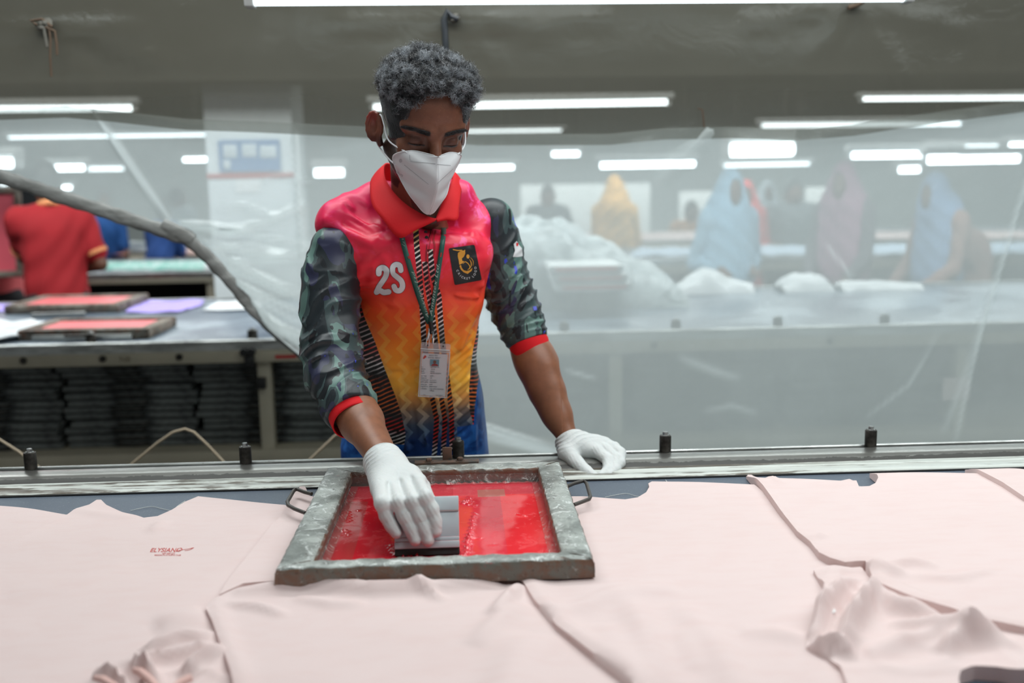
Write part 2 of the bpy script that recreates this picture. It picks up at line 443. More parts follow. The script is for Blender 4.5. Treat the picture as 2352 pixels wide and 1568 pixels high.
tube_light((2314, 335), (2440, 333), 8.6, 'tube light cut by the right edge', r=.024)
tube_light((2062, 390), (2110, 389), 9.6, 'tiny tube light below the bright row at the right', r=.026)
tube_light((-60, 435), (20, 433), 8.2, 'small tube light seen clearly under the hem at the left edge', r=.014)
tube_light((130, 431), (166, 430), 9.6, 'tiny tube light just above the hem over the red polo', r=.016)

# ================================================================ far print tables
def far_table(name, label, x0, x1, y0, y1, z, mat, apron=.05, posts=(), shelf=None, under=True):
    t = thing(name, label, 'table', ((x0+x1)/2, (y0+y1)/2, 0), 'long print tables in the hall')
    put('tabletop', MB().box(((x0+x1)/2, (y0+y1)/2, z-.015), (x1-x0, y1-y0, .03), bev=.003), mat, t)
    put('edge_rail', MB().extr([(y0-.03, z-.03), (y0-.03, z+.004), (y0-.018, z+.008), (y0-.012, z-.004), (y0, z-.004), (y0, z-.03)], x0, x1), M['alu'], t)
    put('edge_rail', MB().box(((x0+x1)/2, y1+.012, z), (x1-x0, .03, .02), bev=.004), M['alu'], t)
    put('apron', MB().box(((x0+x1)/2, y0-.008, z-.03-apron/2), (x1-x0, .045, apron), bev=.004), M['cream'], t)
    if shelf:
        put('shelf', MB().box(((x0+x1)/2, y0+.35, shelf-.03), (x1-x0, .72, .05), bev=.004), M['cream'], t)
    for px in posts:
        put('leg', MB().box((px, y0+.03, (z-.03)/2), (.048, .05, z-.03), bev=.004), M['cream'], t)
        put('leg', MB().box((px, y1-.05, (z-.03)/2), (.048, .05, z-.03), bev=.004), M['cream'], t)
    return t
ZA = .85
ZSH = P(300, 1037, y=3.575).z
xp1 = P(612, 900, y=3.6).x; xp2 = P(1412, 900, y=3.6).x; xp3 = P(2200, 900, y=3.6).x
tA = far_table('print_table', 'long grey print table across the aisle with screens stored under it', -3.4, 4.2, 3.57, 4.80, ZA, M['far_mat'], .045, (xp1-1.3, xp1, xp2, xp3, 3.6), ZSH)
put('shade_panel', MB().box((.4, 4.45, .42), (7.4, .02, .80)), flat('table_shade', (26, 27, 28), .8), tA)  # added dark sheet standing for the shade under the table
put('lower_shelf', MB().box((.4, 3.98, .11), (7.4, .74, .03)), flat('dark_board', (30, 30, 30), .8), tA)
# drips, bolts and faint marks on its apron
for bx in (58, 240, 415, 1000, 1500, 1900):
    p = P(bx, 802, y=3.56); put('bolt', MB().lathe([(.012, 0), (.012, .004), (.006, .006)], (p.x, 3.537, .802), rot=Matrix.Rotation(math.pi/2, 3, 'X')), M['dark_steel'], tA)
v, f = text_polys('N8', .03); v = np.c_[v[:, 0]+P(293, 812, y=3.57).x, np.full(len(v), 3.5382), v[:, 1]+.788]
put('lettering', mesh_from('lettering', v.tolist(), f, False), flat('stencil_brown', (120, 108, 88), .8), tA)
bl = flat('black_rail_clip', (18, 18, 18), .5); rd = flat('red_label', (185, 40, 40), .5)
put('clamp', MB().lathe([(.014, 0), (.014, .02)], (P(565, 803, y=3.56).x, 3.535, .815), rot=Matrix.Rotation(math.pi/2, 3, 'X')).lathe([(.014, 0), (.014, .02)], (P(582, 803, y=3.56).x, 3.535, .815), rot=Matrix.Rotation(math.pi/2, 3, 'X')), bl, tA)
for (a, b) in ((574, 830), (596, 884)):
    p = P(a, b, y=3.53); put('socket_box', MB().box((p.x, 3.525 if b < 850 else 3.565, p.z), (.032, .03, .04), bev=.003), bl, tA)
p = P(660, 815, y=3.57); put('label_strip', MB().box((p.x, 3.5375, p.z), (.075, .003, .012)), rd, tA)
xB = P(497, 640, y=6.3).x
tB = far_table('print_table', 'print table ending at the pillar with teal prints laid out', -5.4, xB, 6.3, 7.3, ZA, M['far_mat'], .03, (xB-.04, -3.4), None)
put('shade_panel', MB().box((-3.4, 7.1, .40), (3.8, .02, .78)), flat('table_shade_far', (34, 32, 32), .8), tB)  # dark sheet added here too, in place of under-table shade
put('end_panel', MB().box((xB+.012, 6.8, .45), (.02, 1.0, .82)), flat('red_brown_panel', (128, 62, 48), .7), tB)
tC = far_table('print_table', 'farthest print table with pale pink fabric along it', -4.6, 7.5, 8.4, 9.4, ZA, M['far_mat'], .05, (-3, 0, 3, 6), None)
tD = far_table('print_table', 'print table with pale blue fabric behind the women on the right', P(1130, 600, y=6.4).x, 5.8, 6.5, 7.5, ZA, M['far_mat'], .05, (1.5, 3.4, 5), None)

# guide pins standing on the far table's rail
def pin(name, x, y, z, r, h, label, group, bolt=True):
    t = thing(name, label, 'guide pin', (x, y, z), group)
    put('barrel', MB().lathe([(r*.96, 0), (r, .001), (r, h-.0015), (r*.93, h)], (x, y, z), 28), M['dark_steel'], t)
    put('bolt_head', MB().lathe([(r*.62, h), (r*.62, h+.0012), (r*.6, h+.0014)], (x, y, z), 22).lathe([(r*.48, h+.001), (r*.5, h+.0015), (r*.5, h+.006), (r*.42, h+.0075)], (x, y, z), hexa=True), M['alu'], t)
    return t
for i, (a, b, l) in enumerate(((1293, 757, 'next to the worker\'s sleeve'), (1542, 748, 'below the heap of white cloth'), (1776, 745, 'below the blue veiled woman'), (2023, 741, 'nearest the right edge'), (192, 795, 'at the far left in front of the red screen'), (571, 786, 'left of the clamp on the apron'))):
    p = P(a, b, z=ZA); pin('guide_pin', p.x, 3.60, ZA-.003, .018, .036, 'dark pin on the far rail '+l, 'guide pins on the far table')

# screens
def ink(name, col, wet=.12):
    m = Mat(name); n = m.noise(6, 3, .5, dist=.5); c = lin(col)
    return m.done(m.bsdf(m.mix(n, tuple(v*.75 for v in c[:3])+(1,), c), wet, bump=m.bump(m.noise(40, 4), .15, .001)))
M['redink'] = ink('red_mesh', (226, 104, 108), .4)
m = Mat('old_screen_frame'); n = m.noise(14, 5, .7); q = m.noise(55, 4, .7)
c = m.mix(n.ss(.4, .6), (70, 62, 54), (122, 116, 106)); c = m.mix(q.ss(.52, .62)*.7, c, (112, 66, 46)); c = m.mix(q.ss(.44, .30)*.45, c, (165, 168, 166))
M['oldframe'] = m.done(m.bsdf(c, .75, bump=m.bump(q, .5, .002)))
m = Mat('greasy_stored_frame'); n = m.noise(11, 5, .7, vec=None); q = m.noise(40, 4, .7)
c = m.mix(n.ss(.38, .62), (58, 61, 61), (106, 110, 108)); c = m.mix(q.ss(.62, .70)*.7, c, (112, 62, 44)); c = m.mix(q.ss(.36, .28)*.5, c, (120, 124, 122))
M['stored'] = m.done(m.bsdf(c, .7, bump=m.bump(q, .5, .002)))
def bar_frame(w, d, h, t, mb=None):
    mb = mb or MB()
    for s in (-1, 1):
        mb.box((0, s*(d/2-t/2), h/2), (w, t, h), bev=h*.22)
        mb.box((s*(w/2-t/2), 0, h/2), (t, d-2*t+.004, h), bev=h*.22)
    return mb
scr_bar = mesh_from('frame', *(lambda b: (b.v, b.f))(bar_frame(.49, .56, .0215, .04)))
scr_mesh = mesh_from('mesh', *(lambda b: (b.v, b.f))(MB().box((0, 0, .004), (.43, .50, .002))))
hb = MB()
for s in (-1, 1): hb.tube([(s*.06, -.278, .014), (s*.055, -.297, .014), (s*-.0, -.300, .014) , (s*.0, -.298, .014)], .004, 6)
scr_handle = mesh_from('handle', hb.v, hb.f)
scr_mesh.materials.append(flat('dark_mesh', (70, 70, 72), .6)); scr_bar.materials.append(M['stored']); scr_handle.materials.append(M['dark_steel'])
def stored_screen(label, group):
    t = thing('stored_screen', label, 'screen frame', (0, 0, 0), group)
    local('frame', scr_bar, None, t); local('mesh', scr_mesh, None, t); local('handle', scr_handle, None, t); return t
stacks = [((-10, 140), 'leftmost stack under the far table'), ((150, 447), 'wide stack left of the cream post'), ((458, 770), 'stack behind the cream post'),
          ((1130, 1385), 'hazy stack left of the pale post'), ((1455, 1780), 'hazy stack right of the pale post'), ((1810, 2160), 'rightmost hazy stack')]
proto = None
for si, ((xa, xb), nm) in enumerate(stacks):
    A, B = P(xa, 950, y=3.66), P(xb, 950, y=3.66); w = B.x-A.x
    cx = (A.x+B.x)/2 if si else B.x-.245
    n = 12
    for k in range(n):
        lab = '%s screen frame from the bottom, %s' % (ORD[k], nm)
        if proto is None: proto = o = stored_screen(lab, 'screens in the '+nm)
        else: o = dup(proto, lab, 'screens in the '+nm)
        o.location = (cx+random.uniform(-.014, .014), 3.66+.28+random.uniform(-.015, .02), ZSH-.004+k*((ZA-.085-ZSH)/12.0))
        o.rotation_euler = (0, 0, random.uniform(-.03, .03))
        if si: o.scale = (w/.49*random.uniform(.97, 1.02), 1, 1)
# screens lying on the far table, with handles
def table_screen(label, c, rz, w, d, side):
    t = thing('print_screen', label, 'screen frame', c, 'print screens lying on the far table', rz)
    local('frame', bar_frame(w, d, .040, .045), M['oldframe'], t)
    local('mesh', MB().box((0, 0, .030), (w-.08, d-.08, .003)), M['redink'], t)
    h = MB().tube([(-.05, -d/2, .02), (-.05, -d/2-.035, .02), (.05, -d/2-.035, .02), (.05, -d/2, .02)], .006, 8)
    local('handle', h, M['dark_steel'], t)
    return t
p = P(225, 768, z=ZA); table_screen('red meshed print screen at the front of the far table', (p.x, p.y+.03, ZA), -.04, .48, .32, 1)
p = P(180, 708, z=ZA); table_screen('red meshed print screen farther back by the red polo man', (p.x, p.y+.02, ZA), -.03, .50, .40, 1)
# metal angle lying before the front screen
p = P(190, 782, z=ZA)
tag(put('squeegee_bar', MB().box((p.x, p.y, ZA+.012), (.36, .022, .020), Matrix.Rotation(-.04, 3, 'Z'), bev=.004), M['alu'], loc=(p.x, p.y, ZA)), 'shiny metal bar lying along the front red screen', 'metal bar')
p = P(135, 729, z=ZA)
tag(put('squeegee_bar', MB().box((p.x, p.y, ZA+.012), (.22, .022, .020), Matrix.Rotation(.06, 3, 'Z'), bev=.004), M['alu'], loc=(p.x, p.y, ZA)), 'short shiny metal bar before the farther red screen', 'metal bar')
# flat cloth pieces on the far tables
def patch(name, pts, z, col, label, rough=.9, bumpy=.006, seed=0, n=26, cat='fabric'):
    w = [P(a, b, z=z) for a, b in pts]; poly = [(p.x, p.y) for p in w]
    v, f = cloth_grid(poly, max(.012, (max(p[0] for p in poly)-min(p[0] for p in poly))/n))
    r = np.random.default_rng(seed); ph = r.uniform(0, 6, 4)
    zz = z+.003+bumpy*(.5+.5*np.sin(v[:, 0]*34+ph[0]+3*np.sin(v[:, 1]*17+ph[1]))*np.sin(v[:, 1]*29+ph[2]))
    me = cloth_solid(name, v, f, zz, .002)
    cx, cy_ = v.mean(0)
    return tag(put(name, me, col if not isinstance(col, tuple) else flat(name+'_cloth', col, rough), loc=(cx, cy_, z)), label, cat)
def cloth_grid(poly, h, extra=None):
    xs = [p[0] for p in poly]; ys = [p[1] for p in poly]; out = []
    # subdivide the outline
    B = []
    for (x0, y0), (x1, y1) in zip(poly, poly[1:]+poly[:1]):
        k = max(1, int(math.hypot(x1-x0, y1-y0)/h))
        B += [(x0+(x1-x0)*i/k, y0+(y1-y0)*i/k) for i in range(k)]
    nb = len(B); gx = np.arange(float(min(xs)), float(max(xs)), float(h)); gy = np.arange(float(min(ys)), float(max(ys)), h*.866)
    X, Y = np.meshgrid(gx, gy); X[1::2] += h/2; Q = np.c_[X.ravel(), Y.ravel()]
    pa = np.array(B); pb = np.roll(pa, -1, 0)
    ins = np.zeros(len(Q), bool); dm = np.full(len(Q), 1e9)
    for a, b in zip(pa, pb):
        c = (a[1] > Q[:, 1]) != (b[1] > Q[:, 1])
        with np.errstate(all='ignore'): xx = (b[0]-a[0])*(Q[:, 1]-a[1])/(b[1]-a[1])+a[0]
        ins ^= c & (Q[:, 0] < xx); dm = np.minimum(dm, np.hypot(Q[:, 0]-a[0], Q[:, 1]-a[1]))
    Q = Q[ins & (dm > h*.55)]
    pts = [Vector(p) for p in B]+[Vector(p) for p in Q]
    r = delaunay_2d_cdt(pts, [(i, (i+1) % nb) for i in range(nb)], [], 1, 1e-6)
    return np.array([v[:] for v in r[0]]), [tuple(q) for q in r[2]]
def cloth_solid(name, v, f, z, th, zb=None):
    """top surface at z plus an underside th lower, closed along the outline"""
    n = len(v); ed = {}
    for q in f:
        for a, b in zip(q, q[1:]+q[:1]): ed[(a, b)] = 1
    bd = [e for e in ed if (e[1], e[0]) not in ed]
    V = np.r_[np.c_[v, z], np.c_[v, z-th if zb is None else np.minimum(z-th, zb)]].tolist()
    # outward orientation
    q = f[0]; a, b, c = (v[i] for i in q[:3]); up = (b[0]-a[0])*(c[1]-a[1])-(b[1]-a[1])*(c[0]-a[0]) > 0
    Fs = [tuple(q) for q in f]+[tuple(i+n for i in q[::-1]) for q in f]+[(e[1], e[0], e[0]+n, e[1]+n) for e in bd]
    if not up: Fs = [q[::-1] for q in Fs]
    return mesh_from(name, V, Fs, True, 60)
lil = flat('lilac_cloth', (168, 152, 225), .9); wh = flat('white_cloth', (212, 216, 218), .9); teal = Mat('teal_print')
n = teal.noise(16, 4, .6, dist=1.5); M['teal'] = teal.done(teal.bsdf(teal.mix(n.ss(.42, .5), (205, 215, 214), (110, 170, 158)), .9))
patch('lilac_fabric', [(285, 720), (318, 696), (345, 691), (470, 690), (462, 703), (408, 719)], ZA, lil, 'lilac fabric panel lying on the far table behind the plastic hem', seed=1)
patch('lilac_fabric', [(-40, 718), (-30, 700), (52, 700), (30, 716)], ZA, lil, 'small lilac fabric panel at the left edge of the far table', seed=2)
patch('white_fabric', [(466, 715), (500, 694), (600, 690), (600, 713)], ZA, wh, 'flat white fabric panel next to the lilac one', seed=3)
patch('white_crumpled_cloth', [(-60, 786), (-50, 745), (60, 742), (125, 748), (110, 758), (45, 778), (10, 784)], ZA+.01, wh, 'crumpled white cloth at the front left of the far table', bumpy=.02, seed=4)
patch('teal_printed_fabric', [(185, 622), (205, 603), (490, 600), (470, 622)], ZA, M['teal'], 'teal patterned fabric laid out beyond the red polo man', seed=5)
patch('teal_printed_fabric', [(-40, 622), (-40, 603), (45, 603), (45, 622)], ZA, M['teal'], 'teal patterned fabric left of the red polo man', seed=6)
patch('white_fabric_strip', [(470, 605), (495, 592), (495, 612), (470, 621)], ZA+.008, wh, 'short white strip at the end of the teal print table', seed=7)
for i, (a, b, c_, d, col, l) in enumerate(((215, 586, 300, 578, (200, 140, 130), 'pinkish print panel behind the teal fabric'), (392, 585, 455, 572, (185, 150, 140), 'pale brown print panel behind the hem'))):
    patch('print_fabric', [(a, b), (a+8, d), (c_, d), (c_-6, b)], ZA, flat('panel_%d' % i, col), l, seed=9+i)
patch('pink_fabric_run', [(1180, 553), (1200, 537), (2500, 530), (2500, 547)], ZA, flat('pale_pink_cloth', (214, 186, 182)), 'long pale pink fabric run on the farthest table', seed=12, n=60)
patch('blue_fabric_run', [(1440, 592), (1470, 572), (2400, 562), (2400, 585)], ZA, flat('pale_blue_cloth', (168, 186, 204)), 'long pale blue fabric run on the middle table', seed=13, n=60, bumpy=.02)
# heaps
def heap(name, pts, y, depth, mat, label, seed, hz=.03):
    """pts: silhouette in the photograph; a lumpy rounded mass behind it"""
    S = [P(a, b, y=y) for a, b in pts]; x0, x1 = min(s.x for s in S), max(s.x for s in S); zb = ZA
    top = sorted((s.x, s.z) for s in S); tx = [a for a, b in top]; tz = [b for a, b in top]
    nx, ny = 60, 24; V = []; r = np.random.default_rng(seed); ph = r.uniform(0, 6, 6)
    for j in range(ny+1):
        for i in range(nx+1):
            u = i/nx; w = -1+2*j/ny; x = x0+(x1-x0)*u; z = np.interp(x, tx, tz)-zb; e = math.sqrt(max(0, 1-abs(w)**2.6))
            zz = z*e*(1+(.05 if name[0] == 'f' else .10)*math.sin(x*31+ph[0]+2*math.sin(w*4+ph[1])))+(.004 if name[0] == 'f' else .010)*e*math.sin(x*48+w*7+ph[2]); V.append((x, y+depth*w, zb+max(0, zz)+.001))
    Fs = [(j*(nx+1)+i, j*(nx+1)+i+1, (j+1)*(nx+1)+i+1, (j+1)*(nx+1)+i) for j in range(ny) for i in range(nx)]
    return tag(put(name, mesh_from(name, V, Fs, True, 0), mat, loc=((x0+x1)/2, y, zb)), label, 'cloth heap')
heap('white_cloth_heap', [(1555, 658), (1580, 640), (1615, 624), (1640, 628), (1665, 640), (1722, 652)], 4.69, .09, wh, 'heap of white cloth on the far table in front of the blue veiled woman', 1)
heap('white_cloth_heap', [(1790, 655), (1805, 638), (1850, 631), (1885, 633), (1900, 652)], 4.69, .09, wh, 'small heap of white cloth right of the blue veiled woman', 2)
heap('white_cloth_heap', [(1925, 655), (1960, 648), (2020, 650), (2110, 655)], 4.69, .08, wh, 'low heap of white cloth near the right end of the far table', 3)
m = Mat('wrapping_film'); fr = m.noise(9, 5, .6, dist=2)
M['film'] = m.done(m.bsdf(m.mix(fr.ss(.4, .6), (128, 138, 140), (170, 180, 182)), .4, bump=m.bump(fr, .2, .02)))
heap('film_wrapped_pile', [(1120, 640), (1150, 560), (1185, 510), (1230, 500), (1290, 510), (1335, 530), (1400, 560), (1450, 590), (1500, 610), (1540, 640), (1552, 655)], 4.45, .28, M['film'], 'big pile wrapped in shiny clear film beside the worker\'s sleeve', 4)
y = 3.95
for k, (a, b) in enumerate(((612, 626), (632, 646), (652, 668))):
    A, B = P(1262+8*k, a, y=y), P(1432+10*k, b, y=y); t = thing('red_print_screen', '%s red edged screen from the top, before the wrapped pile' % ORD[k], 'screen frame', ((A.x+B.x)/2, y+.15, B.z), 'red edged screens before the wrapped pile')
    put('frame', MB().box(((A.x+B.x)/2, y+.15, (A.z+B.z)/2), (B.x-A.x, .3, (A.z-B.z)), bev=.004), flat('pale_frame', (205, 210, 210)), t)
    put('red_edge', MB().box(((A.x+B.x)/2, y-.002, (A.z+B.z)/2), (B.x-A.x-.05, .006, (A.z-B.z)*.26)), flat('red_edge', (205, 80, 80)), t)
# pale notice hung on the right post
p, q = P(2172, 870, y=3.55), P(2232, 920, y=3.55)
tag(put('paper_notice', MB().box(((p.x+q.x)/2, 3.568, (p.z+q.z)/2), (q.x-p.x, .004, p.z-q.z)), flat('pinkish_paper', (226, 205, 200))), 'small pale pink square of paper on the right hand table leg', 'notice')
# bundle of film and the rag at the left stack
patch('dusty_film_sheet', [(-20, 846), (-20, 832), (150, 826), (60, 842)], .76, flat('dusty_film', (120, 126, 126), .4), 'dusty plastic film on top of the leftmost screen stack', seed=21)
# cream cord in zigzags hanging between the tables
pk = [(-250, 1130), (-55, 975), (40, 1035), (100, 1082), (190, 1140), (300, 1068), (360, 1018), (398, 992), (425, 985), (445, 992), (475, 1020), (522, 1070), (610, 1140), (705, 1062), (770, 1000), (830, 975), (900, 1010), (1000, 1100)]
tag(put('cream_cord', MB().tube([P(a, b, y=2.62) for a, b in pk], .0036, 8, up=(0, 1, 0)), M['cord']), 'stiff cream cord bent in zigzags in front of the stored screens', 'cord')
# ================================================================ hanging plastic sheets
def seg_dist(X, Y, pl):
    """distance to polyline and position (0..1) along it"""
    D = np.full(np.shape(X), 9.); T = np.zeros(np.shape(X)); L = [0]
    for (a, b), (c, d) in zip(pl, pl[1:]): L.append(L[-1]+math.hypot(c-a, d-b))
    for i, ((a, b), (c, d)) in enumerate(zip(pl, pl[1:])):
        l2 = max((c-a)**2+(d-b)**2, 1e-12); t = np.clip(((X-a)*(c-a)+(Y-b)*(d-b))/l2, 0, 1)
        q = np.hypot(X-a-t*(c-a), Y-b-t*(d-b)); m = q < D; D = np.where(m, q, D); T = np.where(m, (L[i]+t*(L[i+1]-L[i]))/L[-1], T)
    return D, T
def film(name, base, fold, col, tr=(.93, .96, .96), rough=.25, gl=.05, thin=None):
    m = Mat(name); n = m.noise(1.6, 5, .6, dist=.8); q = m.noise(9, 5, .7, dist=1.5); f = m.attr('fold')
    sc = m.noise(5, 6, .8, dist=3, stretch=(1, 1, 2.2))
    a = n*.16+q*.07+f*fold+(sc.ss(.60, .74)*.05)+(base-.11)
    if thin: a = a-(m.xyz()[2]).ss(thin[1], thin[0])*thin[2]  # lower opacity near the bottom stands for light from behind
    b = m.bump(q, .35, .01)
    d = m.sh('Diffuse', col); t = m.sh('Translucent', col); g = m.sh('Glossy', (.9, .95, .95, 1), Roughness=rough)
    m.nt.links.new(b, g.node.inputs['Normal'])
    return m.done(m.shmix(gl, m.shmix(a.clamp(), m.sh('Transparent', tr+(1,)), m.shmix(.6, d, t)), g))
def sheet(name, label, pts, y, ridges, mat, h, seed, lean=0, waves=.01):
    w = [XZ(a, b, y) for a, b in pts]; v, f = cloth_grid(w, h); x, z = v[:, 0], v[:, 1]; r = np.random.default_rng(seed); ph = r.uniform(0, 6, 6)
    yy = y+waves*np.sin(x*3.1+ph[0]+1.3*np.sin(z*2.2+ph[1]))+waves*.5*np.sin(x*7.3-z*4+ph[2])+waves*.25*np.sin(x*13+z*11+ph[3])
    fold = np.zeros(len(x))
    for pl, wd, ht, am in ridges:
        D, T = seg_dist(x, z, [XZ(a, b, y) for a, b in pl]); e = np.sin(np.clip(T, 0, 1)*math.pi)**.4+.15
        g = np.exp(-(D/wd)**2)*e; yy = yy-ht*g; fold += am*g
    V = np.c_[x, yy, z]; me = mesh_from(name, V.tolist(), f, True, 0)
    at = me.attributes.new('fold', 'FLOAT', 'POINT'); at.data.foreach_set('value', np.clip(fold, 0, 1).astype(np.float32))
    return tag(put(name, me, mat, loc=(float(x.mean()), y, float(z.min()))), label, 'plastic sheet')
YS = 2.72
edge = [(-260, 350), (-60, 388), (0, 405), (70, 428), (140, 452), (220, 478), (300, 505), (370, 528), (430, 548), (480, 592), (530, 648), (575, 705), (620, 752), (665, 790), (710, 828), (800, 905), (880, 975), (960, 1040), (1050, 1100), (1180, 1160), (1400, 1220), (1600, 1260)]
val = [(-300, -270), (-300, 270), (0, 275), (150, 270), (250, 279), (430, 299), (600, 305), (860, 318), (1100, 334), (1400, 333), (1526, 320), (1685, 317), (1818, 324), (1960, 312), (2100, 290), (2352, 257), (2800, 215), (2800, -270)]
outline = edge+[(2000, 1300), (2800, 1330)]+[(a, b-26) for a, b in val[1:-1]][::-1]
outline = [q for q in outline if q[0] > -290]
K1, K2, K3 = (100, 60), (1042, 42), (1962, 10)
def rd(k, to, w=.012, h=.01, a=.35): return ([k, to], w, h, a)
R = [
     ([(205, 235), (262, 320), (330, 420), (392, 508)], .007, .012, .75),
     ([(400, 515), (470, 524), (530, 530), (620, 508), (700, 470)], .012, .014, .4),
     ([(470, 560), (560, 610), (640, 650), (700, 668)], .010, .012, .5),
     ([(530, 640), (600, 672), (700, 720)], .009, .012, .6),
     ([(575, 690), (640, 740), (700, 770), (760, 800)], .012, .016, .7),
     ([(600, 730), (660, 790), (700, 820)], .010, .016, .7),
     ([(520, 600), (620, 590), (760, 560)], .014, .012, .25),
     ([(400, 512), (480, 516), (600, 540), (700, 560)], .006, .012, .35), ([(440, 540), (560, 575), (700, 600)], .0085, .012, .35), ([(500, 600), (600, 640), (700, 690)], .0085, .012, .45), ([(545, 650), (620, 700), (700, 745)], .0085, .014, .5), ([(600, 715), (650, 760), (700, 792)], .0085, .014, .5), ([(480, 575), (560, 556), (640, 575)], .0085, .010, .3), ([(640, 500), (560, 470), (500, 480)], .008, .010, .2), ([(560, 430), (640, 400), (720, 420)], .006, .008, .15),
     ([(760, 850), (900, 915), (1120, 985), (1290, 1035)], .012, .014, .95),
     ([(1100, 1000), (1290, 1046)], .010, .010, .5),
     ([(2420, 240), (2330, 480), (2250, 740), (2205, 930), (2190, 1010)], .007, .010, .35),
     ([(2150, 760), (2080, 880), (1980, 960)], .006, .006, .2), ([(2260, 700), (2210, 850), (2160, 990)], .010, .008, .2),
     ([(1560, 820), (1640, 850), (1700, 868)], .012, .008, .25), ([(1300, 850), (1370, 870)], .006, .006, .3), ([(1500, 420), (1640, 300)], .02, .01, .12),
     ([(1620, 945), (1680, 930), (1740, 948)], .008, .006, .2), ([(670, 330), (690, 480), (700, 600)], .006, .006, .22), ([(1900, 560), (1960, 640)], .006, .006, .3)]
M['film1'] = film('clear_polythene', .575, .62, (212, 222, 222))
sheet('plastic_curtain', 'large translucent plastic sheet hanging behind the worker with a rolled hem', outline, YS, R, M['film1'], .0115, 3)
RT = [rd(K1, (0, 215)), rd(K1, (-150, 95)), rd(K1, (-60, 180), .008, .006, .2), rd(K1, (330, 75), .02, .014, .12), rd(K1, (420, 160), .014, .01, .15), rd(K1, (250, 250), .012, .008, .15),
     rd(K2, (760, 60), .02, .012, .12), rd(K2, (880, 150), .014, .01, .15), rd(K2, (1300, 90), .014, .01, .15), rd(K2, (1180, 180), .012, .008, .15), rd(K2, (1420, 45), .02, .012, .1),
     rd(K3, (1700, 60), .014, .01, .12), rd(K3, (2250, 80), .014, .01, .12), rd(K3, (2080, 200), .012, .01, .12), rd(K3, (1850, 150), .012, .01, .12)]
# valance: darker second layer along the top, backlight painted in as fading opacity
M['film2'] = film('brown_polythene_backlight', .95, .1, (84, 82, 73), tr=(.93, .92, .88), gl=.03, thin=(.0, .22, .40))
sheet('plastic_valance', 'brownish plastic layer with painted-in backlight sagging across the top of the hall', val, YS-.012, RT+[([val[i] for i in range(1, 17)], .006, .004, .2)], M['film2'], .03, 5)
# rolled hem
hm = [(a, b) for a, b in edge if a <= 760]; pts = []; rad = []
for i in range(len(hm)*6):
    t = i/6; k = min(int(t), len(hm)-2); u = t-k
    if t > len(hm)-1: break
    a, b = hm[k][0]+(hm[k+1][0]-hm[k][0])*u, hm[k][1]+(hm[k+1][1]-hm[k][1])*u
    p = P(a, b, y=YS-.006); pts.append(p); s = i/(len(hm)*6); rad.append((  .0190 if a < 400 else .0190-.005*min(1, (a-400)/250))*(1+.07*math.sin(i*1.7)+.05*math.sin(i*.6)))
mh = Mat('rolled_film'); n = mh.noise(7, 5, .6, dist=1, stretch=(1, 1, 3))
a = mh.bsdf(mh.mix(n.ss(.35, .65), (118, 119, 116), (150, 152, 149)), .38, bump=mh.bump(n, .5, .01))
M['hem'] = mh.done(mh.shmix(.12, a, mh.sh('Transparent', (.9, .9, .9, 1))))
hem = put('rolled_hem', MB().tube(pts, rad, 18, flat=.45, up=(0, 1, 0)), M['hem'])
pc = bpy.data.objects['plastic_curtain']; hem.parent = pc; hem.data.transform(Matrix.Translation(-pc.location))
wr = put('hem_wrap', MB().tube([P(a, b, y=YS-.006) for a, b in ((372, 516), (392, 527), (432, 546), (442, 553))], [.0185, .0215, .0215, .0190], 18, flat=.5, up=(0, 1, 0)), M['hem'])
wr.parent = pc; wr.data.transform(Matrix.Translation(-pc.location))
# knots that hold the sheet
brown = flat('old_string', (92, 74, 58), .8); dk = flat('dark_cable', (30, 36, 42), .5); gk = flat('grey_knot', (98, 96, 88), .6)
def knot(k, label, strands, r=.012, cat='knot'):
    c = P(*k, y=YS-.03); t = thing('tied_knot', label, cat, (c.x, c.y, c.z), 'knots holding up the sheet')
    mb = MB(); 
    for i in range(9):
        a = i*.9; mb.lathe([(r*.3, -r*.5), (r*.75, -r*.3), (r*.85, 0), (r*.7, r*.4), (r*.25, r*.6)], (c.x+r*.9*math.cos(a)*(.4+.08*i), c.y-.004*(i % 3), c.z+r*.7*math.sin(a)*(.4+.06*i)), 10)
    put('knot', mb, gk, t)
    put('bunched_film', MB().tube([(c.x, c.y+.035, c.z+.002), (c.x, c.y+.015, c.z), (c.x, c.y, c.z)], [r*2.2, r*1.2, r*.7], 14), gk, t)
    for pl, rr, mt in strands: put('string', MB().tube([P(a, b, y=YS-.04) for a, b in pl], rr, 8, up=(0, 1, 0)), mt, t)
knot(K1, 'knot of brown string with loose ends at the top left of the sheet', [([(112, 60), (116, 90), (115, 130), (118, 176)], .003, brown), ([(104, 62), (126, 72), (130, 100), (131, 126)], .0035, brown), ([(86, 58), (70, 48), (96, 44), (120, 62)], .004, brown), ([(100, 60), (104, 85), (108, 108)], .0045, gk)])
knot(K2, 'knot with a thick dark cable hanging behind the worker\'s head', [([(1052, 44), (1036, 38), (1028, 26), (1020, 45), (1022, 75), (1024, 112), (1026, 150)], .0085, dk)], .010)
knot(K3, 'small knot at the top right of the sheet, below the light', [([(1985, 2), (1968, 12), (1948, 18)], .006, brown)], .008)
tag(put('torn_thread', MB().tube([P(a, b, y=YS-.02) for a, b in ((1604, 249), (1613, 252), (1616, 275), (1617, 292))], .0022, 6, up=(0, 1, 0)), brown, loc=P(1613, 252, y=YS-.02)), 'short dark thread stuck on the sheet right of the long light', 'thread')

